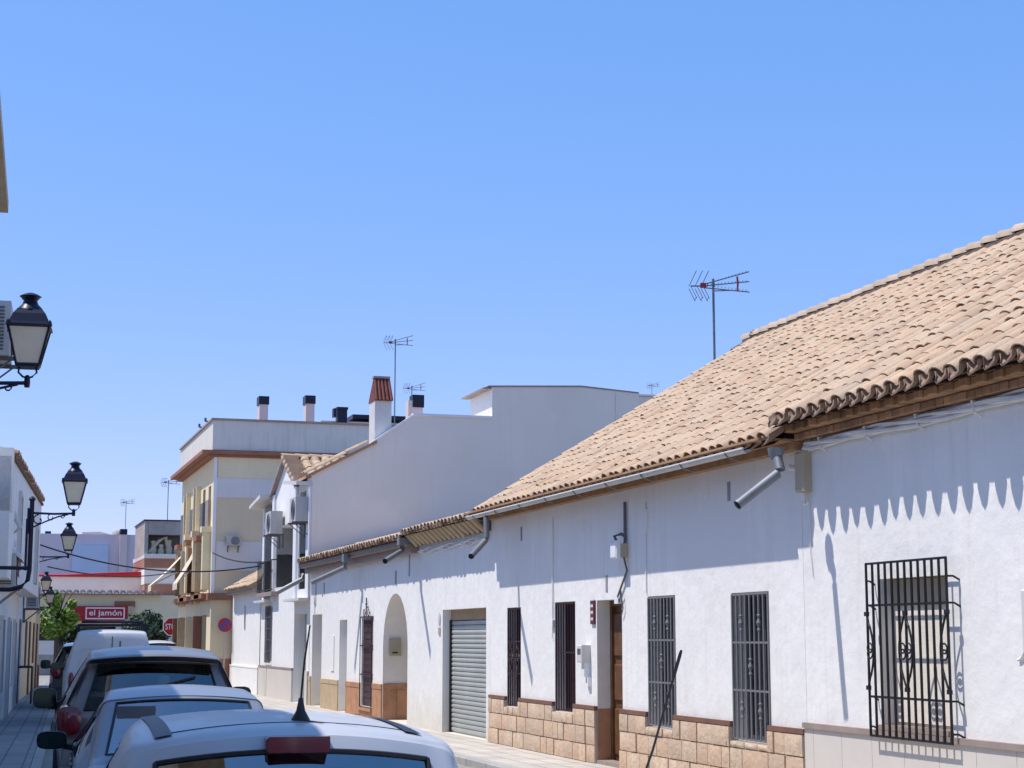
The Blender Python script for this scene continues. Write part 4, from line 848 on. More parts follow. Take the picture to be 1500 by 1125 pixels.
for i, (a, b, z0, z1) in enumerate(((23, 24, 0, 2.2), (25, 26, .8, 2.2), (28, 29, .8, 2.2))):
    q = MB(); q.box((-1.599, a, z0), (-1.57, b, z1)); part(lc, 'window' if i else 'door', q, 'irongrey')
# LB2, with sloping tile edge
ld = thing('townhouse', 'shaded white house with tiled eave behind the black lantern mast, air conditioners on its front', 'house', (-1.4, 38, 0), True)
def uL(v): return -1.44+(v-31)*.006
q = MB(); q.add([(-8, 31.02, 0), (uL(31), 31.02, 0), (uL(46), 46, 0), (-8, 46, 0)]+[(-8, 31.02, 4.85), (uL(31), 31.02, 4.85), (uL(46), 46, 4.95), (-8, 46, 4.95)], [(0, 1, 5, 4), (1, 2, 6, 5), (2, 3, 7, 6), (4, 5, 6, 7)]); part(ld, 'wall', q, 'plaster2')
EU0, EU1 = atV(23, 668, 31.4), atV(64, 738, 46.)
q = MB(); q.add([(-8, 31.02, 2.75), (EU0.x-.05, 31.02, 2.75), (EU1.x-.05, 46.01, 2.75), (-8, 46.01, 2.75), (-8, 31.02, EU0.z-.04), (EU0.x-.05, 31.02, EU0.z-.04), (EU1.x-.05, 46.01, EU1.z-.04), (-8, 46.01, EU1.z-.04)], [(0, 1, 5, 4), (1, 2, 6, 5), (2, 3, 7, 6), (4, 5, 6, 7), (0, 1, 2, 3)]); part(ld, 'upper_wall', q, 'plaster2')
e0, e1 = atV(23, 668, 31.4), atV(64, 738, 46.)
q = MB(); q.box((-8, 31.02, 3.9), (atV(21, 660, 31.2).x, 31.4, atV(10, 657, 31.2).z)); part(ld, 'party_wall', q, 'sidewall')
q = MB(); q.add([(-8, 31.41, e0.z+1.2), tuple(e0), tuple(e1), (-8, 46, e1.z+1.2)]+[(-8, 31.41, e0.z+1.0), (e0.x, e0.y, e0.z-.06), (e1.x, e1.y, e1.z-.06), (-8, 46, e1.z+1.0)], [(0, 1, 2, 3), (4, 5, 6, 7), (0, 1, 5, 4), (1, 2, 6, 5), (2, 3, 7, 6)]); ro = part(ld, 'roof', q, 'underlay')
cv = MB(); d_ = (e1-e0); tiles(cv, None, tuple(e0+V((.03, 0, 0))), tuple(d_), (-1, 0, .18), d_.length, 1.5, pitch=.25); part(ro, 'roof_tiles', cv, 'roofpan', 50)
for i, (a, b, z0, z1) in enumerate(((32.2, 33.2, 0, 2.15), (35.5, 36.8, .6, 2.15), (39, 40, 0, 2.15), (42, 43.2, .6, 2.15), (34, 35, 3, 4.5), (38.5, 39.5, 3, 4.5), (42.5, 43.8, 3, 4.4))):
    u_ = uL((a+b)/2) if z0 < 2.5 else EU0.x-.05+(EU1.x-EU0.x)*((a+b)/2-31.4)/14.6; q = MB()
    for (y0, y1, c, d) in ((a, a+.08, z0, z1), (b-.08, b, z0, z1), (a+.08, b-.08, z1-.08, z1)): q.box((u_-.02, y0, c), (u_+.06, y1, d))
    wo = part(ld, 'door' if i in (0, 2) else 'window', q, 'offwhite'); q = MB(); q.box((u_-.02, a+.08, z0), (u_+.015, b-.08, z1-.08)); part(wo, 'pane', q, 'irongrey')
# LB3 tan and cream house with orange brick strip
le = thing('townhouse', 'narrow tan and cream house with a terracotta brick strip, last on the left', 'house', (-1.35, 55, 0), True)
def uM(v): return -1.42+(v-46)*.011
segs = [(46.02, 50.5, 'bluewall', 4.3), (50.52, 57, 'tanrender', 3.7), (57.02, 60.9, 'cream', 3.9), (60.92, 65.5, 'woodlight', 3.7)]
for a, b, m_, zt in segs:
    q = MB(); q.add([(-8, a, 0), (uM(a), a, 0), (uM(b), b, 0), (-8, b, 0), (-8, a, zt), (uM(a), a, zt), (uM(b), b, zt), (-8, b, zt)], [(0, 1, 5, 4), (1, 2, 6, 5), (2, 3, 7, 6), (4, 5, 6, 7)]); part(le, 'wall', q, m_)
b0, b1 = atV(44, 770, 47.2), atV(55, 856, 47.2)
q = MB(); q.box((b0.x-.02, 46.9, b1.z), (b1.x, 47.3, b0.z)); tw = part(le, 'corner_pier', q, 'offwhite')
q = MB(); z = b1.z+.7
while z < b0.z-.05: q.cbox((b0.x+.10, 46.87, z), (b1.x-.01, 46.899, z+.12), .008); z += .15
part(tw, 'brick_facing', q, 'terracotta')
for i, (a, b, z0, z1) in enumerate(((47.5, 48.6, 0, 2.2), (52, 53, .9, 2.2), (55, 56, 0, 2.2), (58.5, 59.5, .9, 2.2), (62, 63, 0, 2.2))):
    u_ = uM((a+b)/2); q = MB(); q.box((u_-.02, a, z0), (u_+.04, b, z1)); part(le, 'door' if i % 2 == 0 else 'window', q, 'wood' if i > 1 else 'irongrey')
q = MB(); q.box((uM(65)-.02, 64.6, 0), (uM(65)+.06, 65.5, .75)); part(le, 'plinth', q, 'cornice')
q = MB()
for k in range(3): q.tube([(-1.02, 47.2+k*.5, 0), (-1.02, 47.2+k*.5, .95)], .02, 6)
q.tube([(-1.40, 47.0, .95), (-1.02, 47.2, .95), (-1.02, 48.2, .95), (-1.4, 48.4, .95)], .022, 6); single('handrail', 'dark blue iron handrail beside a doorway on the shaded left pavement', 'handrail', q, 'navyiron', (-1.02, 47.5, 0), True)
# far left boundary wall
q = MB(); x0, x1, za, zb = bY(40, 946, 79, 985, 88); q.box((x0-3, 88, -.1), (x1, 88.4, za+.85)); lw = thing('boundary_wall', 'low grey and beige wall across the junction beneath the orange tree', 'wall', (x0, 88, 0)); part(lw, 'base', q, 'concrete'); q = MB(); q.box((x0-3, 88.02, za+.851), (x1, 88.35, zb+.25)); part(lw, 'upper_course', q, 'creamgrey')
# ============================================================ lanterns (origin: foot of the yoke on the arm)
LS = .86
def lantern(label, loc, arm, mast=None):
    t = thing('street_lantern', label, 'lantern', (0, 0, 0), group='wrought iron street lanterns'); ORG[t.name] = V((0, 0, 0)); t.location = fromL(loc); t.rotation_euler = (0, 0, -DL)
    bw, tw, z0, z1 = .125, .225, .13, .56
    q = MB()
    for sx in (-1, 1):
        for sy in (-1, 1): q.tube([(sx*bw, sy*bw, z0), (sx*tw, sy*tw, z1)], .014, 5)
    for w, z in ((bw, z0), (tw, z1)):
        for a in range(4):
            p = [(w, w), (-w, w), (-w, -w), (w, -w)]; A, B = p[a], p[(a+1) % 4]; q.tube([(*A, z), (*B, z)], .016 if z == z0 else .022, 5)
    for sx in (-1, 1):
        for sy in (-1, 1): q.lathe([(.03, -.02), (.02, .03), (.004, .05)], (sx*tw, sy*tw, z1+.01), 6)
    q.box((-bw, -bw, z0-.03), (bw, bw, z0)); fr = part(t, 'frame', q, 'navyiron')
    q = MB(); e = .006
    for a in range(4):
        p = [(1, 1), (-1, 1), (-1, -1), (1, -1)]; A, B = p[a], p[(a+1) % 4]
        q.quad((A[0]*(bw-e), A[1]*(bw-e), z0), (B[0]*(bw-e), B[1]*(bw-e), z0), (B[0]*(tw-e), B[1]*(tw-e), z1), (A[0]*(tw-e), A[1]*(tw-e), z1))
    q.quad((-tw+.01, -tw+.01, z1-.01), (tw-.01, -tw+.01, z1-.01), (tw-.01, tw-.01, z1-.01), (-tw+.01, tw-.01, z1-.01)); part(t, 'glass', q, 'lampglass')
    q = MB(); s2 = math.sqrt(2); q.lathe([(tw*s2+.02, z1), (tw*s2-.01, z1+.04), (tw*s2*.78, z1+.14), (tw*s2*.62, z1+.19), (tw*s2*.60, z1+.20)], (0, 0, 0), 4, 'z', 1., PI/4); cap = part(t, 'cap', q, 'navyiron')
    q = MB(); q.lathe([(.15, z1+.195), (.13, z1+.23), (.09, z1+.27), (.075, z1+.31), (.105, z1+.345), (.125, z1+.36), (.09, z1+.38), (.04, z1+.40)], (0, 0, 0), 12); part(cap, 'finial', q, 'navyiron', 50)
    q = MB()
    for s in (-1, 1): q.tube([(s*.09, 0, z0-.02), (s*.10, 0, .05), (s*.05, 0, .0), (0, 0, -.01)], .012, 6)
    part(fr, 'yoke', q, 'navyiron')
    q = MB(); q.lathe([(.03, -.12), (.035, -.06), (.03, 0), (.015, .02)], (0, 0, 0), 8)
    q.tube([(0, 0, -.07), (-arm*.45, 0, -.085), (-arm, 0, -.07)], .022, 6)
    def scroll(cx, cz, r, a0, a1, n=12, k=.65): return [(cx+r*(1-k*i/n)*math.cos(a0+(a1-a0)*i/n), 0, cz+r*(1-k*i/n)*math.sin(a0+(a1-a0)*i/n)) for i in range(n+1)]
    q.tube(scroll(-arm*.25, -.13, .05, PI/2, -1.3*PI), .010, 5); q.tube(scroll(-arm*.5, -.16, .075, PI/2, 2.2*PI), .012, 5); q.tube(scroll(-arm*.78, -.21, .11, PI/2, 2.3*PI), .014, 5)
    q.tube([(-arm*.12, 0, -.09), (-arm*.35, 0, -.14), (-arm*.6, 0, -.23), (-arm*.85, 0, -.33), (-arm, 0, -.40)], .015, 6)
    q.box((-arm-.03, -.03, -.48), (-arm+.01, .03, .02)); part(t, 'wall_bracket', q, 'navyiron'); t.scale = (LS,)*3
    return t
def lz(px, py, v): return atV(px, py, v)
p = lz(40, 552, 17.); lantern('large black lantern at the left edge, its pale pane seen close against the sky', tuple(p), (p.x+1.24)/LS)
p = lz(108, 747, 30.); l2 = lantern('black lantern with scrolled arm on the tall dark mast', tuple(p), (p.x+.80)/LS)
p = lz(100, 812, 46.); lantern('black lantern hanging before the pink block, just below the mast lantern', tuple(p), (p.x+1.36)/LS)
p = lz(67, 869, 60.); o = lantern('small far lantern above the orange tree crown', tuple(p), .38); o.scale = (.76,)*3
p = lz(73, 887, 63.); o = lantern('smallest lantern, seen in front of the orange tree leaves', tuple(p), .55); o.scale = (.70,)*3
q = MB(); a, b = lz(42, 862, 30.), lz(42, 728, 30.)
q.tube([(-1.6, 30, a.z-.02), (a.x-.30, 30, a.z-.02), (a.x-.12, 30, a.z+.03), (a.x-.02, 30, a.z+.14), (a.x, 30, a.z+.30), (a.x, 30, b.z-.05)], .04, 8); q.lathe([(.05, 0), (.06, .03), (.02, .07)], (a.x, 30, b.z-.06), 8); ms = thing('lantern_mast', 'dark curved mast standing off the left wall, carrying the scrolled lantern', 'mast', (a.x, 30, a.z), True); part(ms, 'pole', q, 'navyiron', 50)
zc_ = lz(42, 832, 30.).z; q = MB(); q.tube([(-1.6, 30, zc_), (a.x, 30, zc_)], .032, 6); q.tube([(a.x-.07, 30, lz(42, 760, 30).z), (a.x-.07, 30, a.z+.3)], .022, 5); part(ms, 'stay', q, 'navyiron')
# ============================================================ air conditioners: local x = out of the wall, y along it
def aircon(label, loc, rot, s=1.):
    t = thing('air_conditioner', label, 'air conditioner', (0, 0, 0), group='wall air conditioners'); ORG[t.name] = V((0, 0, 0)); t.location = loc; t.rotation_euler = (0, 0, rot); t.scale = (s, s, s)
    q = MB(); q.box((.06, -.40, 0), (.36, .40, .56)); part(t, 'case', q, 'acgrey')
    q = MB()
    for k in range(13): q.box((.10, -.408, .05+k*.036), (.30, -.401, .069+k*.036))
    part(t, 'louvre', q, 'irongrey')
    q = MB()
    for r in (.06, .12, .18, .23): q.tube([(.368, .08+r*math.cos(2*PI*k/18), .28+r*math.sin(2*PI*k/18)) for k in range(19)], .007, 4)
    for k in range(6): q.tube([(.368, .08, .28), (.368, .08+.23*math.cos(k*PI/3), .28+.23*math.sin(k*PI/3))], .006, 4)
    part(t, 'fan_grille', q, 'irongrey')
    q = MB(); q.lathe([(.24, .361), (.24, .364)], (0, .08, .28), 20, 'x'); part(t, 'fan', q, 'fan')
    for yy in (-.28, .28):
        q = MB(); q.box((0, yy-.02, -.04), (.42, yy+.02, -.001)); q.box((0, yy-.02, -.35), (.04, yy+.02, -.04)); q.tube([(.02, yy, -.33), (.38, yy, -.03)], .012, 4); part(t, 'bracket', q, 'irongrey')
    return t
p = lz(18, 520, 18.3); aircon('air conditioner beside the largest lantern at the left edge', fromL((p.x-.40, 18.7, p.z)), -DL, 1.02)
p = lz(33, 862, 32.5); aircon('air conditioner framed by the curved dark mast on the left', fromL((uL(32)-.02, 32.9, p.z+.02)), -DL, 1.1)
p = lz(38, 891, 50.); aircon('small air conditioner on the shaded tan house near the street end', fromL((uM(50)+.0, 50, p.z)), -DL, 1.15)
p = W(403, 783, .2); aircon('air conditioner high on the far side of the gabled townhouse front', (XW, p.y, p.z), PI, 1.15)
p = W(440, 765, .2); aircon('air conditioner high on the near side of the gabled townhouse front', (XW, p.y, p.z), PI, 1.15)
p = atY(341, 800, YS); aircon('air conditioner on the side wall of the cream apartment block', (p.x, YS-.03, p.z), -PI/2, .62)
for i in range(0): pass
# awning cassette with red valance on the left
p0, p1 = lz(-6, 800, 33.), lz(33, 818, 33.)
t = thing('awning', 'folded white awning with red valance on the shaded left house', 'awning', (p1.x, 33.5, p1.z), True)
q = MB(); q.add([(-1.42, 32.6, p1.z+.38), (p1.x, 32.6, p1.z+.06), (p1.x, 35, p1.z+.06), (-1.42, 35, p1.z+.38), (-1.42, 32.6, p1.z+.30), (p1.x, 32.6, p1.z-.04), (p1.x, 35, p1.z-.04), (-1.42, 35, p1.z+.30)], [(0, 1, 2, 3), (4, 5, 6, 7), (0, 1, 5, 4), (1, 2, 6, 5), (2, 3, 7, 6)]); part(t, 'canopy', q, 'white')
q = MB(); q.add([(-1.38, 32.62, p1.z+.28), (p1.x-.12, 32.62, p1.z+.0), (p1.x-.1, 32.62, p1.z-.30), (-1.3, 32.62, p1.z-.02), (-1.38, 34.9, p1.z+.28), (p1.x-.12, 34.9, p1.z+.0), (p1.x-.1, 34.9, p1.z-.30), (-1.3, 34.9, p1.z-.02)], [(0, 1, 2, 3), (4, 5, 6, 7), (1, 2, 6, 5)]); part(t, 'valance', q, 'redcanvas')
q = MB(); q.tube([(-1.42, 32.8, p1.z+1.0), (-1.15, 32.8, p1.z+.85), (-1.02, 32.8, p1.z+.55), (-1.25, 32.8, p1.z+.35)], .05, 6); q.tube([(-1.42, 33, p1.z+.8), (-1.2, 33, p1.z+.5), (-1.1, 33, p1.z+.2)], .04, 6); part(t, 'folding_arm', q, 'offwhite')
# ============================================================ aerials
def aerial(label, loc, h, s=1., rot=None, old=None):
    t = thing('tv_aerial', label, 'aerial', (0, 0, 0), group='rooftop television aerials'); ORG[t.name] = V((0, 0, 0)); t.location = loc; t.rotation_euler = (0, 0, -HEAD if rot is None else rot)
    q = MB(); q.tube([(0, 0, -.3), (0, 0, h+.03)], .022*s, 7); part(t, 'mast', q, 'antenna')
    q = MB(); z = h-.10*s
    for dz, e in ((.03, .26), (0, .08), (-.03, -.11)): q.tube([(-.17*s, 0, z+dz*s), (.64*s, 0, z+e*s)], .011*s, 5)
    q.tube([(-.40*s, 0, z-.0), (-.1*s, 0, z)], .014*s, 5); q.tube([(0, 0, z-.09*s), (.3*s, 0, z-.08*s)], .010*s, 5)
    bo = part(t, 'boom', q, 'antenna')
    q = MB()
    for x in (-.42, -.31, -.20):
        for e in (-1, 1): 
            q.tube([(x*s, -.14*s, z+.02*e*s), ((x+.11)*s, -.14*s, z+.25*e*s)], .007*s, 4); q.tube([(x*s, .14*s, z+.02*e*s), ((x+.11)*s, .14*s, z+.25*e*s)], .007*s, 4)
            q.tube([((x+.1)*s, -.16*s, z+.23*e*s), ((x+.1)*s, .16*s, z+.23*e*s)], .007*s, 4)
    part(bo, 'reflector', q, 'antenna')
    q = MB()
    for k in range(12):
        x = -.1+k*.062
        for b in (.26, .08, -.11): zz = z+(.02+(b)*(x+.17)/.81)*s; q.tube([(x*s, -.07*s, zz), (x*s, .07*s, zz)], .005*s, 4)
    part(bo, 'director', q, 'antenna')
    q = MB(); q.box((-.23*s, -.04*s, z-.03*s), (-.13*s, .04*s, z+.05*s)); part(bo, 'dipole_box', q, 'redcanvas')
    q = MB(); q.tube([(.425*s, -.01, z-.08*s), (.435*s, 0, z+.03*s), (.425*s, -.01, z+.17*s)], .018*s, 5); part(bo, 'spacer', q, 'redcanvas'); return t
p = atY(1047, 540, 27.35); pt = atY(1047, 411, 27.35); aerial('large rooftop aerial on a tall pole over the orange tiled roof', (p.x, 27.35, p.z-.15), pt.z-p.z+.15, 1.0)
p = atY(578, 612, 47.5); pt = atY(580, 498, 47.5); aerial('tall slim aerial beside the red tiled chimney', (p.x, 47.5, p.z-.5), pt.z-p.z+.5, .80)
p = atY(603, 610, 49.); pt = atY(604, 566, 49.); aerial('short aerial between the tall slim aerial and the small pink chimney', (p.x, 49., p.z-.5), pt.z-p.z+.5, .62)
p = atY(955, 578, 47.); pt = atY(955, 563, 47.); aerial('tiny aerial tips showing over the top right of the blank side wall', (p.x, 47, p.z-.2), pt.z-p.z+.2, .38)
p = atY(244, 800, 96); pt = atY(248, 704, 96); aerial('tall aerial over the terracotta-banded building', (p.x, 96, p.z-.5), pt.z-p.z+.5, 1.0)
p = atY(183, 790, 113); pt = atY(183, 734, 113); aerial('aerial beside the satellite dish on the pink block', (p.x, 113, p.z-.5), pt.z-p.z+.5, .9)
p = atY(174, 784, 112.3); t = thing('satellite_dish', 'round grey satellite dish on the roof of the pink block', 'satellite dish', (p.x, 112.3, p.z)); q = MB()
prof = [(.02+.42*k/6, .16*(k/6)**2) for k in range(7)]; q.lathe(prof, (0, 0, 0), 18, 'y', 1.); Rm = Matrix.Rotation(math.radians(35), 3, 'Z') @ Matrix.Rotation(math.radians(-25), 3, 'X'); q.v = [Rm @ p_+V((p.x, 112.3, p.z+.1)) for p_ in q.v]; q.f = [f for f in q.f if len(f) == 4]; part(t, 'dish', q, 'parapet', 60)
q = MB(); q.tube([(p.x, 112.5, p.z-1.0), (p.x, 112.4, p.z+.1)], .05, 6); part(t, 'mount', q, 'galv')
# ============================================================ overhead cables
def sag(a, b, dz, n=24): return [V(a).lerp(V(b), i/n)-V((0, 0, dz*4*(i/n)*(1-i/n))) for i in range(n+1)]
A = fromL(tuple(lz(56, 797, 50))); q = MB(); q.tube(sag(A, W(381, 829, .1), .42), .022, 5); single('overhead_cable', 'upper sagging cable crossing the street to the gabled townhouse', 'cable', q, 'blackcable', tuple(A))
A = fromL(tuple(lz(70, 830, 50))); B = atX(264, 836, XF-.05); q = MB(); q.tube(sag(A, B, .25), .020, 5); single('overhead_cable', 'lower sagging cable crossing the street to the cream apartment block', 'cable', q, 'blackcable', tuple(A))
A = atY(312, 810, YS-.1); q = MB(); q.tube(sag(A, W(382, 823, .15), .12), .024, 5); single('overhead_cable', 'short cable looping across the side wall of the cream apartment block', 'cable', q, 'blackcable', tuple(A))
# ============================================================ trees
def tree(name, label, base, h, r, mat, n=1100, rz=1.0, seed=1, group=None, leaf=.13):
    rnd = random.Random(seed); t = thing(name, label, 'tree' if r > .8 else 'shrub', base, group=group); b = V(base)
    q = MB(); top = h-r*rz*1.1; q.tube([b+V((0, 0, -.1)), b+V((.03, 0, top*.5)), b+V((-.02, .02, top)), b+V((.02, 0, top+r*.8))], [.10, .08, .07, .03], 7)
    for k in range(6): g = k*1.05; q.tube([b+V((0, 0, top-.1)), b+V((math.cos(g)*r*.4, math.sin(g)*r*.4, top+r*rz*.5)), b+V((math.cos(g)*r*.75, math.sin(g)*r*.75, top+r*rz*.9))], [.045, .03, .01], 5)
    part(t, 'trunk', q, 'bark', 60); q = MB(); cen = b+V((0, 0, h-r*rz)); lumps = []
    for k in range(34):
        d = V((rnd.gauss(0, 1), rnd.gauss(0, 1), rnd.gauss(0, 1))).normalized(); rr = rnd.uniform(.45, .9); lumps.append((cen+V((d.x*r*rr, d.y*r*rr, d.z*r*rz*rr)), rnd.uniform(.2, .36)*r))
    for i in range(n):
        c, lr = rnd.choice(lumps); d = V((rnd.gauss(0, 1), rnd.gauss(0, 1), rnd.gauss(0, 1))).normalized(); p = c+d*lr*rnd.uniform(.5, 1.1)
        a = V((rnd.gauss(0, 1), rnd.gauss(0, 1), rnd.gauss(0, .6))).normalized(); w = a.cross(d).normalized() if a.cross(d).length > .1 else V((0, 0, 1)); l = leaf*rnd.uniform(.7, 1.3)
        q.add([p-a*l, p+w*l*.5+d*.02, p+a*l, p-w*l*.5+d*.02], [(0, 1, 2, 3)])
    part(t, 'crown', q, mat); return t
p = atY(82, 960, 84); tree('orange_tree', 'round bright green orange tree at the left end of the street', (p.x, 84, -.1), atY(80, 856, 84).z+.1, .98, 'leaf', 2600, 1.45, 3)
p = atY(206, 930, 86); tree('leafy_shrub', 'pale loose leafy tree in front of the supermarket right of its sign', (p.x, 86, -.1), atY(206, 893, 86).z+.1, .85, 'leaf3', 1500, .9, 5)
p = atY(226, 930, 87.5); tree('leafy_shrub', 'dark green tree between the pale loose tree and the stop sign', (p.x, 87.5, -.1), atY(226, 904, 87.5).z+.1, .9, 'leaf2', 1500, .9, 8)
p = atY(104, 930, 89.5); tree('leafy_shrub', 'dark green bush behind the orange tree left of the van', (p.x, 89.5, -.1), atY(104, 908, 89.5).z+.1, .7, 'leaf2', 900, .9, 9)
# ============================================================ CARS (local: x across, y forward, z up from the road, y = 0 at the rear bumper)
def catmull(P, n):
    out = []
    for i in range(len(P)-1):
        p0, p1, p2, p3 = P[max(i-1, 0)], P[i], P[i+1], P[min(i+2, len(P)-1)]
        for k in range(n):
            t = k/n; out.append((i, [.5*((2*b)+(-a+c)*t+(2*a-5*b+4*c-d)*t*t+(-a+3*b-3*c+d)*t**3) for a, b, c, d in zip(p0, p1, p2, p3)]))
    out.append((len(P)-2, list(P[-1]))); return out
def car(name, label, cat, loc, prof, rear, front, side, paint, belt, hw, opt):
    t = thing(name, label, cat, (0, 0, 0)); ORG[t.name] = V((0, 0, 0)); t.location = fromL(loc); t.rotation_euler = (0, 0, -DL+opt.get('yaw', 0))
    rows = catmull(prof, 6); NT, NF, NS, NLW = 14, 4, 7, 4      # half-section columns
    grid = []; L = max(r[1][0] for r in rows)
    ymid = L*.5
    for seg, (y, z, w, bow, cr) in rows:
        taper = 1-.10*abs((y-ymid)/ymid)**3; zb = belt+.03*(y/L); Wb = hw*taper; r = min(.085, w*.15)
        pts = []
        for k in range(NT+1):
            s = k/NT; x = (w-r)*s; pts.append((x, z-cr*s*s, s))
        xc, zc = w, z-cr-r*.9; s0 = pts[-1]
        for k in range(1, NF+1):
            g = k/NF; a, b, c = (s0[0], s0[1]), (w-.01, z-cr*1.02), (xc, zc)
            pts.append(((1-g)**2*a[0]+2*g*(1-g)*b[0]+g*g*c[0], (1-g)**2*a[1]+2*g*(1-g)*b[1]+g*g*c[1], 1.))
        zbe = min(zb, zc-.02)
        for k in range(1, NS+1):
            g = k/NS; xx = xc+(Wb-xc)*(g**.9 if zc > zb+.1 else g); pts.append((xx, zc+(zbe-zc)*g, 1.))
        for k, (ww, zz) in enumerate(((1.015, .72), (1.02, .55), (1., .38), (.96, .22))): pts.append((Wb*ww, min(zz, zbe-.02*(k+1)), 1.))
        grid.append((seg, y, bow, pts))
    NC = len(grid[0][3])
    def P(i, j, sx): seg, y, bow, pts = grid[i]; x, z, s = pts[j]; return V((sx*x, y+bow*s*s, z))
    meshes = {}
    def cls(i, j):
        seg = grid[i][0]; y = grid[i][1]; last = seg != grid[min(i+1, len(grid)-1)][0]
        if seg in rear and j < NT-1: return 'rear_window'
        if seg in front and j < NT-1: return 'windscreen'
        if NT+NF+1 <= j < NT+NF+NS-0 and side[0] < y < side[1] and (grid[i][3][NT+NF][1] > belt+.12):
            return 'side_window' if not any(abs(y-p) < .05 for p in opt.get('pillars', ())) else 'pillar'
        return 'body'
    for sx in (-1, 1):
        for i in range(len(grid)-1):
            for j in range(NC-1):
                k = cls(i, j)
                if k == 'side_window': k = 'side_window%d' % sx
                m = meshes.setdefault(k, MB()); a, b, c, d = P(i, j, sx), P(i+1, j, sx), P(i+1, j+1, sx), P(i, j+1, sx); m.quad(a, b, c, d)
    def weld(m):
        key = {}; nv = []; mp = []
        for p in m.v:
            h = (round(p.x, 4), round(p.y, 4), round(p.z, 4))
            if h not in key: key[h] = len(nv); nv.append(p)
            mp.append(key[h])
        m.v = nv; m.f = [g for g in (tuple(dict.fromkeys(mp[i] for i in f)) for f in m.f) if len(g) > 2]; return m
    body = part(t, 'body', weld(meshes['body']), paint, opt.get('sharp', 50))
    for k, m in meshes.items():
        if k == 'body': continue
        nm = k.rstrip('-1'); part(t, nm, weld(m), 'iron' if k == 'pillar' else opt.get('glass', 'carglass'), 50)
    # seals round the rear glass
    gi = [i for i in range(len(grid)) if grid[i][0] in rear]
    if gi:
        q = MB(); i0, i1 = gi[0], gi[-1]+1
        for i in (i0, i1): q.tube([P(i, j, sx)+V((0, -.004, .002)) for sx, js in ((-1, range(NT-1, -1, -1)), (1, range(1, NT))) for j in js], .009, 5)
        for sx in (-1, 1): q.tube([P(i, NT-1, sx)+V((0, -.004, .002)) for i in range(i0, i1+1)], .010, 5)
        part(t, 'window_seal', q, 'blackplastic')
    # door seams, handles and waist trim on both flanks
    for sx in (-1, 1):
        for yy in opt.get('doors', ()):
            i = min(range(len(grid)), key=lambda k: abs(grid[k][1]-yy)+(9 if grid[k][3][NT+NF][1] < belt+.1 else 0)); q = MB(); q.tube([P(i, j, sx)+V((sx*.001, 0, 0)) for j in range(NT+NF, NC-1)], .0045, 4); part(t, 'door_seam', q, 'blackplastic')
            q = MB(); x_ = sx*(hw*1.0); q.tube([(x_*.985, grid[i][1]+.12, belt-.08), (x_+sx*.012, grid[i][1]+.15, belt-.08), (x_+sx*.012, grid[i][1]+.26, belt-.08), (x_*.985, grid[i][1]+.29, belt-.08)], .012, 5); part(t, 'door_handle', q, paint)
    if gi and opt.get('wiper'):
        q = MB(); ia = i0+1; q.tube([V((0, 0, 0))+P(i0+1, 0, 1)+V((0, -.02, 0)), P(i0+3, 2, 1)+V((0, -.025, 0)), P(i1-2, 9, 1)+V((0, -.02, 0))], .010, 5); part(t, 'rear_wiper', q, 'blackplastic')
    # interior
    q = MB(); ys = opt['seats']; zs = belt
    q.box((-hw*.8, side[0]*.6+.2, .30), (hw*.8, side[1]+.2, .42)); part(t, 'cabin_floor', q, 'seat')
    for y in ys:
        for x in (-.36, .36):
            q = MB(); q.box((x-.24, y, .45), (x+.24, y+.5, .6)); q.prism([(y-.12, belt+.12), (y+.02, belt+.14), (y+.16, .58), (y+.02, .55)], 'x', x-.23, x+.23); so = part(t, 'seat', q, 'seat')
            q = MB(); q.cbox((x-.13, y-.16, belt+.15), (x+.13, y-.06, belt+.33), .03); part(so, 'headrest', q, 'seat')
    q = MB(); sz = opt.get('shelfz', belt-.02); q.box((-hw*.74, opt['shelf'][0], sz-.04), (hw*.74, opt['shelf'][1], sz)); part(t, 'parcel_shelf', q, opt.get('shelfmat', 'seat'))
    q = MB(); q.cbox((-.11, side[1]-.35, opt['ztop']-.17), (.11, side[1]-.32, opt['ztop']-.10), .01); part(t, 'inner_mirror', q, 'iron')
    q = MB(); q.box((-hw*.8, side[1]+.15, belt-.15), (hw*.8, side[1]+.5, belt-.02)); part(t, 'dashboard', q, 'blackplastic')
    # wheels
    for y in opt['axles']:
        for sx in (-1, 1):
            q = MB(); xw = sx*hw; R_ = opt.get('R', .31); q.lathe([(R_*.62, -.10), (R_*.93, -.105), (R_, -.07), (R_, .07), (R_*.93, .105), (R_*.62, .10)], (sx*(hw-.09), y, R_), 26, 'x'); w = part(t, 'wheel', q, 'tyre', 40)
            q = MB(); q.lathe([(R_*.62, .0), (R_*.58, .06), (R_*.2, .07), (.03, .10)], (0, 0, 0), 20, 'x'); q.v = [V((sx*(hw-.065+p.x), y+p.y, R_+p.z)) for p in q.v]; part(w, 'rim', q, 'rim', 30)
    # mirrors
    my, mz = opt['mirror']; mo_ = opt.get('mo', 0.); mh = opt.get('mh', .075)
    for sx in (-1, 1):
        q = MB(); vs = []; n = 14
        for e, (yy, k) in enumerate(((my-.02, .96), (my+.0, 1.), (my+.07, .9), (my+.14, .45))):
            for a in range(n):
                g = 2*PI*a/n; c, s = math.cos(g), math.sin(g); sq = lambda v: math.copysign(abs(v)**.6, v)
                vs.append((sx*(hw+.14+mo_+.125*k*sq(c)), yy, mz+mh*k*sq(s)))
        q.add(vs, [(i*n+a, i*n+(a+1) % n, (i+1)*n+(a+1) % n, (i+1)*n+a) for i in range(3) for a in range(n)]+[tuple(range(3*n, 4*n))])
        q.tube([(sx*(hw-.06), my+.1, mz-.07), (sx*(hw+.08), my+.08, mz-.05)], .03, 6); mo = part(t, 'wing_mirror', q, opt.get('mirmat', 'blackplastic'), 40)
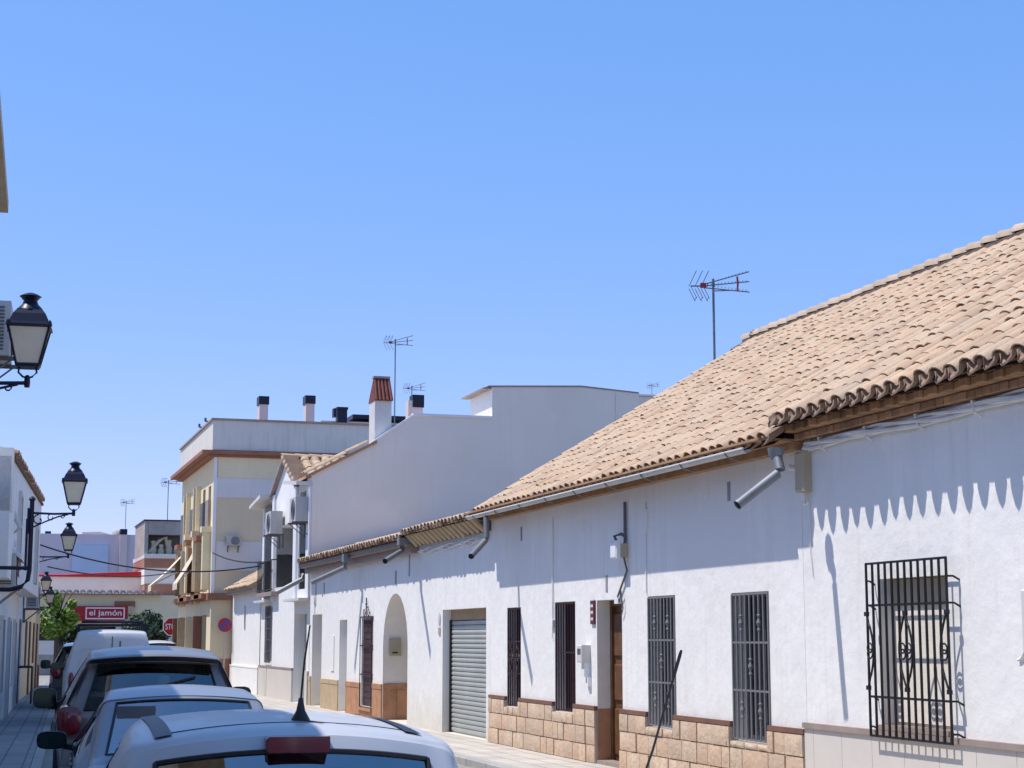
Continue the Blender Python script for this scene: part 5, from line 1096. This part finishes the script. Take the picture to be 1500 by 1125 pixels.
        q = MB(); q.add([(sx*(hw+.14+mo_+.115*math.copysign(abs(math.cos(2*PI*a/n))**.6, math.cos(2*PI*a/n))), my-.021, mz+(mh-.009)*math.copysign(abs(math.sin(2*PI*a/n))**.6, math.sin(2*PI*a/n))) for a in range(n)], [tuple(range(n))]); part(mo, 'mirror_glass', q, 'mirror')
    # tail lamps and bumper
    for sx in (-1, 1):
        x0, x1, y0, y1, z0, z1 = opt['tail']; q = MB(); n = 12; ring = []
        for yy, k in ((y1, 1.), (y0+.02, .95), (y0, .6)):
            for a in range(n): g = 2*PI*a/n; sq = lambda v: math.copysign(abs(v)**.7, v); ring.append((sx*((x0+x1)/2+(x1-x0)/2*k*sq(math.cos(g))), yy-.0, (z0+z1)/2+(z1-z0)/2*k*sq(math.sin(g))))
        q.add(ring, [(i*n+a, i*n+(a+1) % n, (i+1)*n+(a+1) % n, (i+1)*n+a) for i in range(2) for a in range(n)]+[tuple(range(2*n, 3*n))]); part(t, 'tail_lamp', q, 'redlens', 40)
    q = MB(); q.cbox((-hw*.96, -.06, .30), (hw*.96, .2, .56), .03); part(t, 'bumper', q, opt.get('bumpmat', paint))
    q = MB(); q.box((-.26, -.065, opt.get('plate', .45)), (.26, -.061, opt.get('plate', .45)+.11)); part(t, 'number_plate', q, 'signwhite')
    return t, grid, P, NT
RD = -.104
# nearest silver hatchback        (y, z, w, bow, crown)
prof = [(.10, .28, .74, .10, .01), (.02, .55, .76, .12, .01), (.06, .84, .74, .14, .02), (.14, .94, .70, .14, .02), (.40, 1.405, .63, .10, .05), (.455, 1.465, .635, .09, .06), (.62, 1.495, .635, .03, .06), (1.2, 1.512, .62, .0, .055), (1.9, 1.495, .57, -.05, .035), (2.25, 1.44, .57, -.13, .03), (3.0, 1.04, .70, -.25, .04), (3.45, .95, .70, -.28, .05), (3.85, .76, .66, -.26, .04), (3.95, .5, .64, -.24, .02), (3.92, .28, .62, -.24, .01)]
C1L = (.815, 6.02)
c1, G, P, NT = car('parked_car', 'nearest car, a silver hatchback with a black whip aerial on its roof', 'car', (C1L[0], C1L[1], RD-.012), prof, (3,), (9,), (.55, 2.7), 'silver', .92, .83, dict(seats=(.95, 1.75), shelf=(.2, .7), shelfmat='seat', axles=(.65, 3.15), mirror=(2.45, 1.0), tail=(.60, .76, .10, .25, .6, .9), ztop=1.42, pillars=(1.35,), mirmat='silver', glass='skyglass', doors=(1.25, 2.3), wiper=1))
# black roof strips, roof seam, brake light, aerial
def onroof(x, y, dz=.006):
    best = None
    rows_ = [(g[1], g[3]) for g in G if .43 < g[1] < 2.2 and g[3][0][1] > 1.36]
    for k in range(len(rows_)-1):
        if rows_[k][0] <= y <= rows_[k+1][0]:
            f = (y-rows_[k][0])/(rows_[k+1][0]-rows_[k][0])
            def zz(pts):
                for a, b in zip(pts, pts[1:]):
                    if a[0] <= abs(x) <= b[0]: return a[1]+(b[1]-a[1])*(abs(x)-a[0])/(b[0]-a[0])
                return pts[0][1]
            return zz(rows_[k][1])*(1-f)+zz(rows_[k+1][1])*f+dz
    return 1.4
for sx in (-1, 1):
    q = MB(); pts = [(sx*(.468+.01*math.sin(k)), .60+k*.11) for k in range(14)]
    vs = []; hh = .003
    for x, y in pts: x = sx*.475; vs += [(x-.032, y, onroof(x-.032, y)), (x+.032, y, onroof(x+.032, y))]
    q.add(vs, [(2*i, 2*i+1, 2*i+3, 2*i+2) for i in range(len(pts)-1)]); part(c1, 'roof_strip', q, 'blackplastic')
q = MB(); q.tube([(x, .655-.10*(x/.47)**2*.0+.045*(x/.47)**2, onroof(x, .66+.045*(x/.47)**2, -.001)) for x in [-.455+.91*k/20 for k in range(21)]], .0045, 4); part(c1, 'tailgate_gap', q, 'blackplastic')
q = MB(); zt = 1.36; q.cbox((-.12, .345, 1.402), (.115, .47, 1.460), .012); bl_ = part(c1, 'brake_light', q, 'redlens')
q = MB(); yb = .74; x = .055; z = onroof(x, yb, 0); q.lathe([(.040, 0), (.034, .012), (.018, .04), (.011, .075), (.009, .09)], (x, yb, z-.004), 12); ao = part(c1, 'aerial', q, 'blackplastic', 40)
q = MB(); q.tube([(x, yb, z+.08), (x+.005, yb-.05, z+.23), (x+.016, yb-.11, z+.365)], [.0045, .004, .003], 6); part(ao, 'whip', q, 'iron')
q = MB(); q.tube([(x+.01, yb-.03, z), (x+.07, yb-.13, onroof(.1, .62, .003))], .003, 4); part(ao, 'lead', q, 'iron')
# car parked behind it, just below the camera: only the tip of its roof aerial shows
c0 = copy_tree(c1); tagit(c0, 'car hidden below the frame but for its leaning black roof aerial', 'car'); c0.name = 'parked_car'
for ch in list(c0.children):
    if ch.name.startswith('aerial'):
        for g_ in list(ch.children): bpy.data.objects.remove(g_)
        bpy.data.objects.remove(ch)
pb_ = toL(atY(945, 1128, 4.3)); pt_ = toL(atY(998, 953, 4.05))
cl = (pb_.x-.0, pb_.y-1.95); c0.location = fromL((cl[0], cl[1], RD)); K0 = .945; c0.scale = (K0,)*3
c0['label'] = 'car below the picture edge whose leaning black aerial crosses the barred window'
b_ = V((pb_.x-cl[0], pb_.y-cl[1], pb_.z-RD))/K0; t_2 = V((pt_.x-cl[0], pt_.y-cl[1], pt_.z-RD))/K0; zr = onroof(b_.x, b_.y, 0)
base_ = V((b_.x, b_.y+.04, zr-.01)); d_ = t_2-base_
ORG[c0.name] = V((0, 0, 0))
q = MB(); q.lathe([(.03, 0), (.02, .02), (.008, .04)], tuple(base_), 10); ao = part(c0, 'aerial', q, 'blackplastic', 40)
q = MB(); q.tube([base_+V((0, 0, .02)), base_+d_*.3, base_+d_*.55, base_+d_*.57, base_+d_*.80, base_+d_*.82, base_+d_*.97, t_2], [.0035, .0035, .0032, .0034, .0034, .0048, .0048, .0036], 7); part(ao, 'whip', q, 'iron')
# slate blue saloon
prof = [(.10, .28, .74, .12, .01), (.0, .55, .78, .14, .01), (.06, .86, .76, .14, .02), (.12, .95, .74, .12, .02), (.75, 1.0, .70, .04, .03), (1.28, 1.345, .615, .10, .03), (1.36, 1.375, .615, .08, .035), (1.9, 1.43, .58, .0, .035), (2.5, 1.425, .57, -.06, .035), (2.85, 1.36, .58, -.14, .03), (3.6, 1.0, .70, -.25, .04), (4.2, .92, .70, -.30, .05), (4.5, .72, .66, -.28, .04), (4.58, .5, .64, -.26, .02), (4.52, .28, .62, -.26, .01)]
c2, G2, P2, _ = car('parked_car', 'pale blue saloon parked second in the row, its dark left wing mirror standing out', 'car', (.83, 12.05, RD), prof, (4,), (9,), (1.0, 3.3), 'bluesilver', .93, .80, dict(seats=(1.7, 2.5), shelf=(.8, 1.3), axles=(.85, 3.55), mirror=(2.95, .965), mo=.03, tail=(.58, .74, .02, .2, .62, .86), ztop=1.42, pillars=(2.1,), glass='skyglass', doors=(1.5, 2.1, 2.9)))
q = MB(); q.box((-.5, 1.02, 1.22), (-.22, 1.03, 1.31)); part(c2, 'rear_sticker', q, 'irongrey')
# brown grey SUV
prof = [(.10, .30, .80, .10, .01), (.0, .6, .84, .12, .01), (.05, .98, .82, .14, .02), (.12, 1.08, .78, .14, .02), (.40, 1.50, .645, .10, .02), (.33, 1.565, .65, .10, .03), (.5, 1.600, .645, .08, .035), (1.2, 1.66, .63, .0, .045), (2.2, 1.65, .61, -.06, .045), (2.6, 1.58, .61, -.14, .04), (3.35, 1.15, .74, -.25, .04), (4.0, 1.05, .74, -.32, .05), (4.3, .85, .70, -.3, .04), (4.4, .6, .68, -.28, .02), (4.35, .3, .66, -.28, .01)]
c3, G3, P3, _ = car('parked_car', 'grey-brown sport utility car with dark red tail lamp, third in the row', 'car', (.80, 17.2, RD), prof, (3,), (9,), (.75, 3.0), 'brownpaint', 1.03, .90, dict(seats=(1.2, 2.05), shelf=(.45, .9), shelfz=1.22, shelfmat='beigeseat', axles=(.85, 3.5), mirror=(2.75, 1.10), mh=.11, tail=(.66, .90, .02, .32, .84, 1.12), ztop=1.6, R=.35, pillars=(1.6,), glass='rearglass', doors=(1.2, 1.7, 2.6), wiper=1))
c3.scale = (1.04,)*3
q = MB(); vs = []
for k in range(21):
    x = -.60+1.2*k/20; yb = .30+.10*(x/.6)**2; vs += [(x, yb-.03, 1.556-.03*(x/.6)**2), (x, yb+.06, 1.542-.03*(x/.6)**2)]
q.add(vs, [(2*i, 2*i+1, 2*i+3, 2*i+2) for i in range(20)]); q.add([V(p)-V((0, -.01, .022)) for p in vs], [(2*i, 2*i+1, 2*i+3, 2*i+2) for i in range(20)]); q.add(vs[::2]+[tuple(V(p)-V((0, -.01, .022))) for p in vs[::2]], [(i, i+1, 22+i, 21+i) for i in range(20)]); part(c3, 'spoiler_lip', q, 'blackplastic')
# white van
prof = [(.04, .30, .84, .03, .0), (.0, .6, .87, .03, .0), (.02, 1.05, .86, .03, .0), (.045, 1.6, .77, .04, .005), (.07, 1.86, .69, .05, .01), (.15, 1.94, .68, .05, .015), (.45, 1.975, .68, .02, .025), (1.5, 1.985, .68, 0, .03), (2.4, 1.95, .66, -.05, .03), (2.75, 1.85, .65, -.12, .03), (3.4, 1.25, .74, -.22, .03), (3.9, 1.1, .74, -.28, .04), (4.25, .9, .72, -.26, .03), (4.35, .6, .70, -.24, .02), (4.3, .3, .68, -.24, .01)]
van, G4, P4, _ = car('parked_van', 'white panel van with twin rear doors and a black roof rack bar', 'van', (.76, 35.2, RD), prof, (), (9,), (2.35, 3.1), 'vanpaint', 1.12, .93, dict(seats=(2.0,), shelf=(1.7, 1.75), axles=(.9, 3.4), mirror=(3.0, 1.22), tail=(.72, .82, -.01, .1, .75, 1.15), ztop=1.9))
q = MB()
q.box((-.012, -.02, .5), (.012, .06, 1.2)); q.prism([(.025, 1.1), (.055, 1.6), (.08, 1.84), (.06, 1.84), (.032, 1.6), (.008, 1.1)], 'x', -.010, .010); q.prism([(.025, 1.1), (.055, 1.6), (.07, 1.75), (.05, 1.75), (.032, 1.6), (.008, 1.1)], 'x', .14, .17); part(van, 'door_gap', q, 'irongrey')
for x0, x1 in ((-.62, -.08), (.24, .62)):
    q = MB()
    q.tube([(x0, .028, 1.22), (x0+.05, .05, 1.6), (x1-.05, .05, 1.6), (x1, .028, 1.22)], .008, 4); part(van, 'door_panel', q, 'vanpaint')
q = MB()
for y in (.45, 1.5, 2.3): q.box((-.66, y-.03, 2.05), (.66, y+.03, 2.09)); q.box((-.68, y-.025, 1.93), (-.63, y+.025, 2.09)); q.box((.63, y-.025, 1.93), (.68, y+.025, 2.09))
q.tube([(-.6, .35, 2.13), (.6, .35, 2.13)], .03, 8); part(van, 'roof_rack', q, 'navyiron')
# dark car ahead of the van and a pale one crossing the junction: copies of the hatchback / saloon shapes with other paint
def repaint(o, old, new):
    for ch in [o]+list(o.children_recursive):
        if ch.type == 'MESH' and ch.data.materials[0].name.startswith(M[old].name): ch.data = ch.data.copy(); ch.data.materials[0] = M[new]
dk = copy_tree(c3); dk.location = fromL((.42, 43.2, RD)); tagit(dk, 'charcoal car mostly hidden ahead of the white van, showing by its left side', 'car'); repaint(dk, 'brownpaint', 'darkpaint')
wc = copy_tree(c3); p = atY(240, 940, 66.); wc.location = V((p.x-.1, 66., RD)); wc.rotation_euler = (0, 0, 0); tagit(wc, 'white car roof just showing right of the van beneath the stop sign', 'car'); repaint(wc, 'brownpaint', 'vanpaint')
# ============================================================ LIGHT, SKY, CAMERA
SUN = V((-1., .27, 2.1)).normalized()
sl_d = bpy.data.lights.new('sun', 'SUN'); sl_d.energy = 3.6; sl_d.angle = math.radians(.55); sl_d.color = (1., .94, .86)
so = bpy.data.objects.new('sun', sl_d); COL.objects.link(so); so.rotation_euler = (-SUN).to_track_quat('-Z', 'Y').to_euler()
w = bpy.data.worlds.new('World'); S.world = w; w.use_nodes = True; nt = w.node_tree; N = nt.nodes; bg = N['Background']
sk = N.new('ShaderNodeTexSky'); sk.sky_type = 'NISHITA'; sk.sun_disc = False; sk.sun_elevation = math.asin(SUN.z); sk.sun_rotation = math.atan2(SUN.x, SUN.y)
sk.air_density = 1.0; sk.dust_density = .25; sk.ozone_density = 2.5; sk.altitude = 100
sp_ = N.new('ShaderNodeSeparateColor'); cc_ = N.new('ShaderNodeCombineColor'); nt.links.new(sk.outputs[0], sp_.inputs[0])
for i, (a_, c_) in enumerate(((.60, .03), (.42, .98), (.45, 2.62))):      # clear-day grade of the sky colour
    m_ = N.new('ShaderNodeMath'); m_.operation = 'MULTIPLY_ADD'; m_.inputs[1].default_value = a_; m_.inputs[2].default_value = c_; nt.links.new(sp_.outputs[i], m_.inputs[0]); nt.links.new(m_.outputs[0], cc_.inputs[i])
nt.links.new(cc_.outputs[0], bg.inputs['Color']); bg.inputs['Strength'].default_value = .15
cd = bpy.data.cameras.new('camera'); cam = bpy.data.objects.new('camera', cd); COL.objects.link(cam); S.camera = cam
cd.sensor_width = 36; cd.lens = 36*F/1500; cd.clip_start = .05; cd.clip_end = 2000
cam.matrix_world = Matrix((( RT.x, UP.x, -FW.x, 0), (RT.y, UP.y, -FW.y, 0), (RT.z, UP.z, -FW.z, EYE), (0, 0, 0, 1)))
S.view_settings.view_transform = 'Standard'; S.view_settings.look = 'None'; S.view_settings.gamma = 1.; S.view_settings.exposure = .45
S.cycles.max_bounces = 10; S.cycles.diffuse_bounces = 7; S.cycles.transparent_max_bounces = 12; S.cycles.caustics_reflective = False; S.cycles.caustics_refractive = False
